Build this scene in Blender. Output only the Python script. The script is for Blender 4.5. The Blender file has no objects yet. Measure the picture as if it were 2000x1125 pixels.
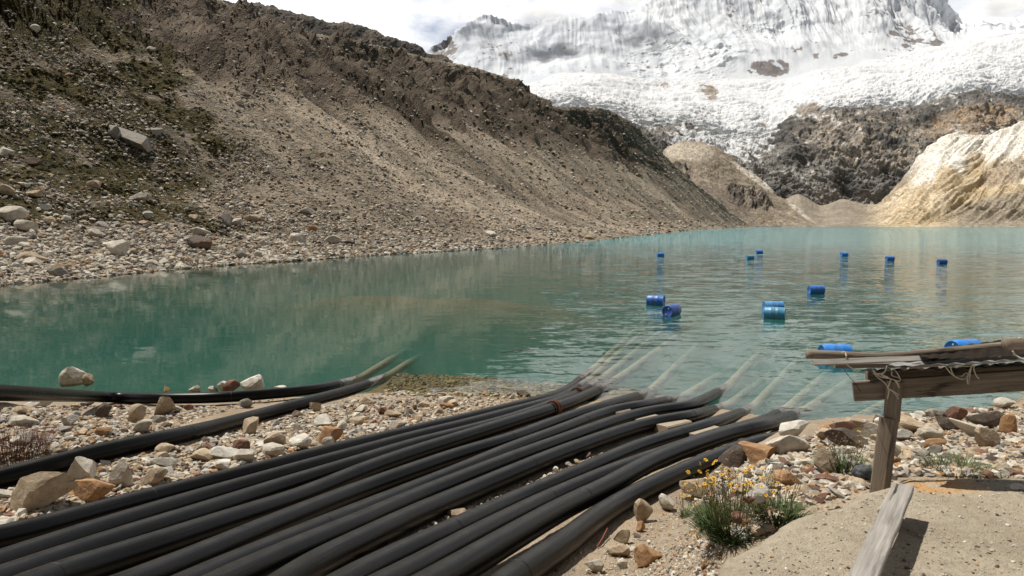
import bpy, math, random
import numpy as np
from mathutils import Vector

# ------------------------------------------------------------------ camera
S = bpy.context.scene
COL = S.collection
FPX, HOR, CZ = 1333.0, 438.0, 4.25          # focal length in photo pixels, horizon row, eye height over the lake
cam_d = bpy.data.cameras.new('camera')
cam = bpy.data.objects.new('camera', cam_d); COL.objects.link(cam); S.camera = cam
cam_d.sensor_width = 36.0; cam_d.lens = 36.0 * FPX / 2000.0
cam_d.clip_start = 0.05; cam_d.clip_end = 30000
PITCH = math.atan((562.5 - HOR) / FPX)
cam.location = (0, 0, CZ); cam.rotation_euler = (math.pi / 2 - PITCH, 0, 0)
cam_d.dof.use_dof = True; cam_d.dof.focus_distance = 16.0; cam_d.dof.aperture_fstop = 5.6

# ------------------------------------------------------------------ light
SUN_DIR = Vector((-0.46, 0.24, 1.20)).normalized()
SUN_EL = math.asin(SUN_DIR.z); SUN_AZ = math.atan2(SUN_DIR.x, SUN_DIR.y)
sd = bpy.data.lights.new('sun', 'SUN'); sd.energy = 5.0; sd.angle = math.radians(0.6); sd.color = (1.0, 0.95, 0.87)
sun = bpy.data.objects.new('sun', sd); COL.objects.link(sun)
sun.rotation_euler = SUN_DIR.to_track_quat('Z', 'Y').to_euler(); sun.location = (-60, 40, 120)
W = bpy.data.worlds.new('World'); S.world = W; W.use_nodes = True
def build_world():
    nt = W.node_tree; nt.nodes.clear(); N = nt.nodes.new; L = nt.links.new
    out = N('ShaderNodeOutputWorld')
    sky = N('ShaderNodeTexSky'); sky.sky_type = 'NISHITA'; sky.sun_disc = False
    sky.sun_elevation = SUN_EL; sky.sun_rotation = SUN_AZ; sky.altitude = 4500
    bg1 = N('ShaderNodeBackground'); bg1.inputs[1].default_value = 0.10; L(sky.outputs[0], bg1.inputs[0])
    tc = N('ShaderNodeTexCoord')
    mp = N('ShaderNodeMapping'); mp.inputs['Scale'].default_value = (1, 1, 2.2); mp.inputs['Location'].default_value = (0.35, 0.1, 0.3)
    L(tc.outputs['Generated'], mp.inputs[0])
    n1 = N('ShaderNodeTexNoise'); n1.inputs['Scale'].default_value = 3.2; n1.inputs['Detail'].default_value = 9; n1.inputs['Roughness'].default_value = 0.55
    L(mp.outputs[0], n1.inputs['Vector'])
    r1 = N('ShaderNodeValToRGB'); r1.color_ramp.elements[0].position = 0.26; r1.color_ramp.elements[1].position = 0.37
    L(n1.outputs['Fac'], r1.inputs[0])
    n2 = N('ShaderNodeTexNoise'); n2.inputs['Scale'].default_value = 5.5; n2.inputs['Detail'].default_value = 7
    mp2 = N('ShaderNodeMapping'); mp2.inputs['Scale'].default_value = (1, 1, 1.6); mp2.inputs['Location'].default_value = (4.1, 2.2, 0)
    L(tc.outputs['Generated'], mp2.inputs[0]); L(mp2.outputs[0], n2.inputs['Vector'])
    r2 = N('ShaderNodeValToRGB')
    r2.color_ramp.elements[0].position = 0.42; r2.color_ramp.elements[0].color = (0.46, 0.48, 0.52, 1)
    r2.color_ramp.elements[1].position = 0.68; r2.color_ramp.elements[1].color = (1.0, 1.0, 1.0, 1)
    L(n2.outputs['Fac'], r2.inputs[0])
    # the cloud deck is brightest low over the snow range and greyer overhead
    sep = N('ShaderNodeSeparateXYZ'); L(tc.outputs['Generated'], sep.inputs[0])
    mr = N('ShaderNodeMapRange')
    # brightest over the range ahead (north-east), greyer overhead and behind
    fw = N('ShaderNodeMath'); fw.operation = 'MULTIPLY_ADD'; L(sep.outputs['Y'], fw.inputs[0]); fw.inputs[1].default_value = -0.50
    L(sep.outputs['Z'], fw.inputs[2]); L(fw.outputs[0], mr.inputs['Value'])
    mr.inputs['From Min'].default_value = 0.0; mr.inputs['From Max'].default_value = 0.85
    mr.inputs['To Min'].default_value = 1.35; mr.inputs['To Max'].default_value = 0.10
    bg2 = N('ShaderNodeBackground'); L(r2.outputs[0], bg2.inputs[0]); L(mr.outputs[0], bg2.inputs[1])
    mx = N('ShaderNodeMixShader'); L(r1.outputs[0], mx.inputs[0]); L(bg1.outputs[0], mx.inputs[1]); L(bg2.outputs[0], mx.inputs[2])
    L(mx.outputs[0], out.inputs[0])
build_world()
S.view_settings.view_transform = 'Standard'; S.view_settings.look = 'None'; S.view_settings.gamma = 1
S.view_settings.exposure = 0.15
S.render.engine = 'CYCLES'
cy = S.cycles
cy.max_bounces = 8; cy.diffuse_bounces = 3; cy.glossy_bounces = 3; cy.transmission_bounces = 3
cy.volume_bounces = 3; cy.transparent_max_bounces = 6; cy.caustics_reflective = False; cy.caustics_refractive = False
cy.sample_clamp_indirect = 6.0; cy.use_denoising = True

# ------------------------------------------------------------------ helpers
rng = np.random.default_rng(7); R = random.Random(11)
SP, CP = math.sin(PITCH), math.cos(PITCH)
def unproj(px, py, D):
    """world point at forward distance D (along +Y) seen at photo pixel (px, py)"""
    px = np.asarray(px, float); py = np.asarray(py, float)
    a = (px - 1000.0) / FPX; b = (562.5 - py) / FPX
    y = CP + b * SP; z = -SP + b * CP
    return np.stack(np.broadcast_arrays(a / y * D, D * np.ones_like(a), CZ + z / y * D), -1)
def proj(P):
    P = np.asarray(P, float); y, z = P[..., 1], P[..., 2] - CZ
    f = np.maximum(y * CP - z * SP, 1e-3); u = y * SP + z * CP
    return 1000 + FPX * P[..., 0] / f, 562.5 - FPX * u / f
def _hash(ix, iy, iz, seed):
    h = (ix.astype(np.int64) * 374761393 + iy.astype(np.int64) * 668265263 + iz.astype(np.int64) * 2147483647 + seed * 1274126177) & 0xFFFFFFFF
    h = ((h ^ (h >> 13)) * 1274126177) & 0xFFFFFFFF
    h = ((h ^ (h >> 16)) * 2246822519) & 0xFFFFFFFF
    return h ^ (h >> 15)
_G = np.array([(1,1,0),(-1,1,0),(1,-1,0),(-1,-1,0),(1,0,1),(-1,0,1),(1,0,-1),(-1,0,-1),(0,1,1),(0,-1,1),(0,1,-1),(0,-1,-1),(1,1,0),(-1,1,0),(0,-1,1),(0,-1,-1)], float)
def pn(x, y, z, seed=0):
    """gradient noise, about -1..1"""
    x, y, z = np.broadcast_arrays(np.asarray(x, float), np.asarray(y, float), np.asarray(z, float))
    xi, yi, zi = np.floor(x), np.floor(y), np.floor(z); fx, fy, fz = x - xi, y - yi, z - zi
    u, v, w = [t * t * t * (t * (t * 6 - 15) + 10) for t in (fx, fy, fz)]
    r = 0
    for dx in (0, 1):
        for dy in (0, 1):
            for dz in (0, 1):
                g = _G[_hash(xi + dx, yi + dy, zi + dz, seed) & 15]
                d = g[..., 0] * (fx - dx) + g[..., 1] * (fy - dy) + g[..., 2] * (fz - dz)
                r = r + d * (u if dx else 1 - u) * (v if dy else 1 - v) * (w if dz else 1 - w)
    return r
def fbm(x, y, z=0.0, oct=5, seed=0, rough=0.5, ridged=False):
    a, f, s, n = 1.0, 1.0, 0.0, 0.0
    for i in range(oct):
        t = pn(np.asarray(x) * f, np.asarray(y) * f, np.asarray(z) * f, seed + i * 17)
        if ridged: t = 1 - 2 * np.abs(t) * 1.4
        s = s + a * t; n += a; a *= rough; f *= 2.03
    return s / n
def sstep(a, b, x):
    t = np.clip((np.asarray(x, float) - a) / (b - a), 0, 1); return t * t * (3 - 2 * t)
def props(o, label=None, cat=None, group=None, kind=None):
    if label: o['label'] = label
    if cat: o['category'] = cat
    if group: o['group'] = group
    if kind: o['kind'] = kind
    return o
def mesh_obj(name, V, F, mat, parent=None, smooth=False, attrs=None):
    """V (n,3); F (m,k) int array or list of arrays; attrs {name: per-vertex floats or colours}"""
    V = np.asarray(V, np.float32).reshape(-1, 3)
    me = bpy.data.meshes.new(name)
    Fs = F if isinstance(F, list) else [F]
    Fs = [np.asarray(f, np.int32) for f in Fs if len(f)]
    me.vertices.add(len(V)); me.vertices.foreach_set('co', V.ravel())
    nl = sum(f.size for f in Fs); nf = sum(len(f) for f in Fs)
    me.loops.add(nl); me.loops.foreach_set('vertex_index', np.concatenate([f.ravel() for f in Fs]))
    me.polygons.add(nf)
    sizes = np.concatenate([np.full(len(f), f.shape[1], np.int32) for f in Fs])
    st = np.zeros(nf, np.int32); st[1:] = np.cumsum(sizes)[:-1]
    me.polygons.foreach_set('loop_start', st)
    me.polygons.foreach_set('use_smooth', np.full(nf, bool(smooth)))
    me.update(calc_edges=True)
    for k, a in (attrs or {}).items():
        a = np.asarray(a, np.float32)
        if a.ndim == 1:
            at = me.attributes.new(k, 'FLOAT', 'POINT'); at.data.foreach_set('value', a)
        else:
            at = me.attributes.new(k, 'FLOAT_COLOR', 'POINT')
            c = np.ones((len(a), 4), np.float32); c[:, :3] = a; at.data.foreach_set('color', c.ravel())
    for m in (mat if isinstance(mat, (list, tuple)) else [mat]): me.materials.append(m)
    o = bpy.data.objects.new(name, me); COL.objects.link(o)
    if parent is not None: o.parent = parent
    return o
def grid_faces(nu, nv):
    i = np.arange(nu - 1)[:, None] * nv + np.arange(nv - 1)[None, :]
    return np.stack([i, i + 1, i + nv + 1, i + nv], -1).reshape(-1, 4)
def empty(name, loc=(0, 0, 0)):
    o = bpy.data.objects.new(name, None); COL.objects.link(o); o.location = loc; return o

# ------------------------------------------------------------------ material helper
class M:
    def __init__(s, name):
        s.m = bpy.data.materials.new(name); s.m.use_nodes = True
        s.t = s.m.node_tree; s.t.nodes.clear()
        s.out = s.n('ShaderNodeOutputMaterial')
    def n(s, typ, **kw):
        nd = s.t.nodes.new(typ)
        for k, v in kw.items(): setattr(nd, k, v)
        return nd
    def L(s, a, b): s.t.links.new(a, b); return a
    def put(s, v, sock):
        if hasattr(v, 'is_output') or isinstance(v, bpy.types.NodeSocket): s.t.links.new(v, sock)
        else: sock.default_value = v if not isinstance(v, tuple) or len(v) != 3 or sock.type == 'VECTOR' else (*v, 1)
    def noise(s, scale, detail=6, rough=0.55, vec=None, dist=0.0, out='Fac'):
        nd = s.n('ShaderNodeTexNoise'); nd.inputs['Scale'].default_value = scale; nd.inputs['Detail'].default_value = detail
        nd.inputs['Roughness'].default_value = rough; nd.inputs['Distortion'].default_value = dist
        s.L(vec or s.pos(), nd.inputs['Vector']); return nd.outputs[out]
    def voro(s, scale, vec=None, feature='F1', out='Distance', rand=1.0):
        nd = s.n('ShaderNodeTexVoronoi', feature=feature); nd.inputs['Scale'].default_value = scale
        nd.inputs['Randomness'].default_value = rand
        s.L(vec or s.pos(), nd.inputs['Vector']); return nd.outputs[out]
    def pos(s):
        if not hasattr(s, '_p'): s._p = s.n('ShaderNodeNewGeometry').outputs['Position']
        return s._p
    def obj(s):
        if not hasattr(s, '_o'): s._o = s.n('ShaderNodeTexCoord').outputs['Object']
        return s._o
    def map(s, vec, scale=(1, 1, 1), loc=(0, 0, 0), rot=(0, 0, 0)):
        nd = s.n('ShaderNodeMapping'); nd.inputs['Scale'].default_value = scale; nd.inputs['Location'].default_value = loc
        nd.inputs['Rotation'].default_value = rot; s.L(vec, nd.inputs[0]); return nd.outputs[0]
    def ramp(s, fac, stops):
        nd = s.n('ShaderNodeValToRGB'); cr = nd.color_ramp
        while len(cr.elements) < len(stops): cr.elements.new(0.5)
        for e, (p, c) in zip(cr.elements, stops):
            e.position = p; e.color = (c, c, c, 1) if not isinstance(c, tuple) else (*c, 1)
        s.L(fac, nd.inputs[0]); return nd.outputs[0]
    def mix(s, fac, a, b, mode='MIX'):
        nd = s.n('ShaderNodeMix', data_type='RGBA', blend_type=mode)
        s.put(fac, nd.inputs[0]); s.put(a, nd.inputs[6]); s.put(b, nd.inputs[7]); return nd.outputs[2]
    def math(s, op, a, b=0.0, c=None, clamp=False):
        nd = s.n('ShaderNodeMath', operation=op, use_clamp=clamp); s.put(a, nd.inputs[0]); s.put(b, nd.inputs[1])
        if c is not None: s.put(c, nd.inputs[2])
        return nd.outputs[0]
    def attr(s, name, out='Fac'):
        nd = s.n('ShaderNodeAttribute', attribute_name=name); return nd.outputs[out]
    def bump(s, h, strength=0.5, dist=0.1, normal=None):
        nd = s.n('ShaderNodeBump'); nd.inputs['Strength'].default_value = strength; nd.inputs['Distance'].default_value = dist
        s.L(h, nd.inputs['Height'])
        if normal: s.L(normal, nd.inputs['Normal'])
        return nd.outputs[0]
    def bsdf(s, color, rough=0.8, normal=None, spec=0.4, metal=0.0):
        p = s.n('ShaderNodeBsdfPrincipled'); s.put(color, p.inputs['Base Color']); s.put(rough, p.inputs['Roughness'])
        p.inputs['Specular IOR Level'].default_value = spec; s.put(metal, p.inputs['Metallic'])
        if normal: s.L(normal, p.inputs['Normal'])
        s.L(p.outputs[0], s.out.inputs[0]); s.p = p; return s.m

# ------------------------------------------------------------------ near ground height
def dshore(x):
    return np.interp(x, [-30, -8, -3.2, 0, 2.6, 4.7, 6, 7.5, 9.6, 12, 14, 30], [16.6, 16.4, 16.75, 16.4, 16.1, 15.6, 14.7, 14.4, 15.0, 16.0, 17.5, 34])
def ground_z(x, y, detail=True, bank=True):
    x = np.asarray(x, float); y = np.asarray(y, float)
    if detail: sh = 0.22 * pn(x * 0.45, y * 0.2, 3.0, 5) + 0.12 * pn(x * 1.3, y * 0.5, 8.0, 6)
    else: sh = 0
    t = dshore(x) + sh - y
    left = np.interp(t, [0, 1.2, 3, 5.3, 8.5, 11.7, 13, 16, 20], [0, .16, .32, .52, .80, 1.42, 1.80, 2.3, 2.6])
    right = np.interp(y, [0, 4.2, 5.5, 7, 10, 12.6, 14.3, 15.2], [2.5, 2.42, 2.25, 1.90, 1.18, 0.62, 0.22, 0]) * sstep(0, 0.6, t)
    xe = np.interp(y, [3.5, 5, 6.5, 10, 12, 14.5, 15.5], [0.0, .42, 1.25, 2.75, 4.0, 6.9, 8.0])
    k = sstep(0.15, 1.5, x - xe)
    z = left * (1 - k) + np.maximum(left, right) * k if bank else left
    z = z + 1.05 * np.exp(-((x + 8.8) / 3.3) ** 2 - ((y - 9.9) / 1.9) ** 2)
    # under water: shallow shelf near the bank, falling away
    s = np.maximum(-t, 0)
    bed = -((0.068 + .05 * sstep(-1.5, 1.5, x) + .08 * sstep(2.5, 5.5, x) + .5 * sstep(4.6, 6.2, x) + .55 * sstep(-3.4, -5.0, x)) * s + 0.26 * np.maximum(s - 3.4 - .5 * pn(x * .6, 0, 0, 8), 0))
    bed = np.maximum(bed, -5.2)
    shoal = -0.42 - ((x + 5.5) / 15.0) ** 2 * 1.6 - ((y - 43 + 0.25 * (x + 6)) / 8.0) ** 2 * 2.0 + 0.45 * fbm(x * .12, y * .16, 1., 4, 9)
    bed = np.maximum(bed, np.maximum(shoal, -5.2))
    z = np.where(t > 0, z, bed)
    if detail:
        z = z + 0.035 * fbm(x * 1.1, y * 1.1, 0, 4, 21) + 0.012 * fbm(x * 6, y * 6, 0, 2, 33)
    return z
def hit(px, py, off=0.0, lo=2.0, hi=60.0, floor=-9.0, bank=True):
    """forward ray at a photo pixel down to the smooth ground raised by off"""
    Ds = np.concatenate([np.linspace(lo, 30, 900), np.linspace(30.1, hi, 200)])
    P = unproj(np.full_like(Ds, px), np.full_like(Ds, py), Ds)
    g = np.maximum(ground_z(P[:, 0], P[:, 1], False, bank), floor) + off
    d = P[:, 2] - g; i = np.argmax(d <= 0)
    if d[i] > 0: i = len(Ds) - 1
    if i == 0: return P[0]
    f = d[i - 1] / (d[i - 1] - d[i] + 1e-9)
    return P[i - 1] * (1 - f) + P[i] * f

# ------------------------------------------------------------------ materials
def mat_ground():
    m = M('sandy_ground')
    n1 = m.noise(0.7, 5); n2 = m.noise(5, 6); v = m.voro(38); n3 = m.noise(55, 3)
    c = m.ramp(n1, [(0.3, (.25, .195, .135)), (0.55, (.34, .27, .19)), (0.75, (.40, .33, .245))])
    c = m.mix(m.ramp(n2, [(0.42, 0.0), (0.66, 0.6)]), c, (.21, .165, .12))
    peb = m.voro(38, out='Color')
    c = m.mix(m.ramp(v, [(0.0, .55), (0.5, 0.0)]), c, m.mix(0.6, (.36, .31, .25), peb, 'MULTIPLY'))
    c = m.mix(m.ramp(m.noise(1.7, 4), [(0.60, 0.0), (0.72, .5)]), c, (.36, .20, .09))
    # wet band and silt below the waterline
    z = m.n('ShaderNodeSeparateXYZ'); m.L(m.pos(), z.inputs[0])
    wet = m.ramp(m.math('ADD', m.math('MULTIPLY', z.outputs[2], 1.0), 0.5), [(0.50, 1.0), (0.53, 0.0)])
    c = m.mix(wet, c, m.mix(1.0, c, (.62, .60, .38), 'MULTIPLY'))
    h = m.math('ADD', m.math('MULTIPLY', n3, .35), m.math('ADD', m.math('MULTIPLY', v, -.8), n2))
    return m.bsdf(c, .9, m.bump(h, .8, .03), .2)
def wet_below(m, c):
    """silt-filmed and wet up to a hand above the lake level"""
    z = m.n('ShaderNodeSeparateXYZ'); m.L(m.pos(), z.inputs[0])
    w = m.ramp(m.math('ADD', m.math('MULTIPLY', z.outputs[2], 2.0), .5), [(0.50, 1.0), (0.56, 0.0)])
    return m.mix(w, c, m.mix(1.0, c, (.60, .58, .36), 'MULTIPLY'))
def mat_rock(name, tint=None, bump=.6, sc=1.0, lichen=True):
    """colour from the 'col' attribute, broken by mineral veins, stains and pits"""
    m = M(name)
    c = m.attr('col', 'Color')
    ob = m.obj()
    n1 = m.noise(6 * sc, 7, .62, ob, .4); n2 = m.noise(2.2 * sc, 4, .5, ob); n3 = m.noise(26 * sc, 5, .65, ob)
    c = m.mix(1.0, c, m.ramp(n1, [(0.28, .62), (0.5, 1.0), (0.74, 1.28)]), 'MULTIPLY')
    c = m.mix(m.ramp(n2, [(0.56, 0.0), (0.70, .55)]), c, (.30, .165, .07))
    c = m.mix(m.ramp(m.noise(4 * sc, 6, .7, m.map(ob, (1, 1, 3.2), (3, 1, 2))), [(0.58, 0.0), (0.68, .6)]), c, (.07, .055, .045))
    c = m.mix(m.ramp(n3, [(0.60, 0.0), (0.72, .45)]), c, (.55, .52, .47))
    h = m.math('ADD', m.math('MULTIPLY', n3, .5), n1)
    c = wet_below(m, c)
    return m.bsdf(c, .88, m.bump(h, bump, .035 / sc), .25)
def mat_stone():
    m = M('loose_stone'); c = m.attr('col', 'Color')
    n = m.noise(30, 4); c = m.mix(1.0, c, m.ramp(n, [(0.3, .7), (0.7, 1.2)]), 'MULTIPLY'); c = wet_below(m, c)
    return m.bsdf(c, .9, None, .2)
MG, MR, MS = mat_ground(), mat_rock('weathered_rock'), mat_stone()

# ------------------------------------------------------------------ near ground sheet
def build_ground():
    pxs = np.linspace(-900, 2900, 820)
    D = 0.6 * (75 / 0.6) ** np.linspace(0, 1, 560)
    X = (pxs[:, None] - 1000) / FPX * np.maximum(D[None, :], 6.0); Y = np.broadcast_to(D[None, :], X.shape)
    Z = ground_z(X, Y)
    V = np.stack([X, Y, Z], -1)
    o = mesh_obj('ground', V, grid_faces(*X.shape)[:, ::-1], MG, smooth=True)
    props(o, kind='structure')
build_ground()

# ------------------------------------------------------------------ lake
def build_lake():
    m = M('lake_water')
    pos = m.pos()
    g = m.n('ShaderNodeNewGeometry')
    # wind ripples: long crests across the view; calmer in the lee on the left
    sx = m.n('ShaderNodeSeparateXYZ'); m.L(pos, sx.inputs[0])
    w1 = m.noise(1.0, 4, .6, m.map(pos, (.95, 3.2, 1), rot=(0, 0, .10)), .6, 'Color')
    w2 = m.noise(1.0, 3, .55, m.map(pos, (4.0, 11.0, 1), rot=(0, 0, -.12)), .3, 'Color')
    w3 = m.noise(1.0, 3, .5, m.map(pos, (.10, .22, 1)), 0)
    lee = m.n('ShaderNodeMapRange'); lee.interpolation_type = 'SMOOTHSTEP'
    m.L(m.math('ADD', sx.outputs[0], m.math('MULTIPLY', sx.outputs[1], -.055)), lee.inputs[0])
    lee.inputs['From Min'].default_value = -6; lee.inputs['From Max'].default_value = 6
    lee.inputs['To Min'].default_value = .09; lee.inputs['To Max'].default_value = 1.0
    far = m.n('ShaderNodeMapRange'); m.L(sx.outputs[1], far.inputs[0])
    far.inputs['From Min'].default_value = 24; far.inputs['From Max'].default_value = 110
    wind = m.math('MULTIPLY', lee.outputs[0], m.math('ADD', 1.0, m.math('MULTIPLY', far.outputs[0], 1.6)))
    gust = m.ramp(w3, [(0.3, .55), (0.65, 1.15)])
    amp = m.math('MULTIPLY', wind, gust)
    w0 = m.noise(1.0, 3, .5, m.map(pos, (.38, 1.15, 1), rot=(0, 0, .06)), .4, 'Color')
    def vm(op, a, b, out=0):
        nd = m.n('ShaderNodeVectorMath', operation=op); m.put(a, nd.inputs[0])
        m.put(b, nd.inputs[3] if op == 'SCALE' else nd.inputs[1]); return nd.outputs[0]
    sl = vm('ADD', vm('SCALE', vm('SUBTRACT', w1, (.5, .5, .5)), .32), vm('SCALE', vm('SUBTRACT', w2, (.5, .5, .5)), .20))
    sl = vm('ADD', sl, vm('SCALE', vm('SUBTRACT', w0, (.5, .5, .5)), .18))
    sl = vm('MULTIPLY', vm('SCALE', sl, amp), (.55, 1.0, 0.0))
    b = vm('NORMALIZE', vm('ADD', sl, (0, 0, 1)), (0, 0, 0))
    fr = m.n('ShaderNodeFresnel'); fr.inputs[0].default_value = 1.58; m.L(b, fr.inputs[1])
    gl = m.n('ShaderNodeBsdfGlossy'); gl.inputs['Roughness'].default_value = .03; m.L(b, gl.inputs['Normal'])
    tr = m.n('ShaderNodeBsdfTransparent')
    # diffuse turquoise mixed into the surface, stronger towards the far end
    df = m.n('ShaderNodeBsdfDiffuse'); df.inputs[0].default_value = (.13, .41, .44, 1)
    mk = m.n('ShaderNodeMapRange'); mk.interpolation_type = 'SMOOTHSTEP'
    m.L(m.math('ADD', sx.outputs[1], m.math('ADD', m.math('MULTIPLY', sx.outputs[0], .35), m.math('MULTIPLY', m.noise(1.0, 4, .5, m.map(pos, (.02, .03, 1))), 60.0))), mk.inputs[0])
    mk.inputs['From Min'].default_value = 75; mk.inputs['From Max'].default_value = 240; mk.inputs['To Max'].default_value = .95
    bd = m.n('ShaderNodeMixShader'); m.L(mk.outputs[0], bd.inputs[0]); m.L(tr.outputs[0], bd.inputs[1]); m.L(df.outputs[0], bd.inputs[2])
    mx = m.n('ShaderNodeMixShader'); m.L(fr.outputs[0], mx.inputs[0]); m.L(bd.outputs[0], mx.inputs[1]); m.L(gl.outputs[0], mx.inputs[2])
    m.L(mx.outputs[0], m.out.inputs[0])
    vol = m.n('ShaderNodeVolumePrincipled')
    vol.inputs['Color'].default_value = (.088, .275, .235, 1); vol.inputs['Density'].default_value = .21
    vol.inputs['Anisotropy'].default_value = 0.0
    vol.inputs['Absorption Color'].default_value = (.02, .12, .09, 1)
    m.L(vol.outputs[0], m.out.inputs[1])
    xs, ys, zb, zt = (-700, 1900), (7.0, 1700), -9.0, 0.0
    V = [(x, y, z) for z in (zb, zt) for y in ys for x in xs]
    F = np.array([(0, 2, 3, 1), (4, 5, 7, 6), (0, 1, 5, 4), (2, 6, 7, 3), (0, 4, 6, 2), (1, 3, 7, 5)])
    o = mesh_obj('lake_water', V, F, m.m); props(o, kind='structure')
build_lake()

# ------------------------------------------------------------------ patches for slopes and mountains
def cr(P, n):
    """monotone-ish resample of rows of control points (k, m, 3) to n along axis 0, Catmull-Rom with chord smoothing"""
    k = len(P); t = np.linspace(0, k - 1, n); i = np.clip(t.astype(int), 0, k - 2); f = (t - i)[:, None, None]
    P0, P1, P2, P3 = P[np.maximum(i - 1, 0)], P[i], P[i + 1], P[np.minimum(i + 2, k - 1)]
    return P1 + .5 * f * (P2 - P0 + f * (2 * P0 - 5 * P1 + 4 * P2 - P3 + f * (3 * (P1 - P2) + P3 - P0)))
def patch(cols, nu, nv, rows=None):
    """cols: (k, m, 3) control points; u across k, v across m -> (nu, nv, 3)"""
    A = cr(np.asarray(cols, float), nu)                # nu, m, 3
    B = np.transpose(A, (1, 0, 2))
    m = len(B); t = np.linspace(0, m - 1, nv) if rows is None else rows
    i = np.clip(t.astype(int), 0, m - 2); f = (t - i)[:, None, None]
    lin = B[i] * (1 - f) + B[i + 1] * f
    sm = cr(B, nv) if rows is None else lin
    return np.transpose(lin * .4 + sm * .6, (1, 0, 2))
def normals(P):
    du = np.gradient(P, axis=0); dv = np.gradient(P, axis=1)
    n = np.cross(du, dv); n /= np.maximum(np.linalg.norm(n, axis=-1, keepdims=True), 1e-9)
    return np.where(n[..., 2:3] < 0, -n, n)
def put_patch(name, P, mat, attrs=None, kind='structure'):
    F = grid_faces(P.shape[0], P.shape[1])
    o = mesh_obj(name, P, F, mat, smooth=True, attrs={k: (a.reshape(-1) if a.ndim == 2 else a.reshape(-1, 3)) for k, a in (attrs or {}).items()})
    return props(o, kind=kind)

def sh(px, py):  # point on the waterline seen at a pixel
    D = CZ * FPX / (py - HOR); return unproj(px, HOR + CZ * FPX / D, D)[None][0]
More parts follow.
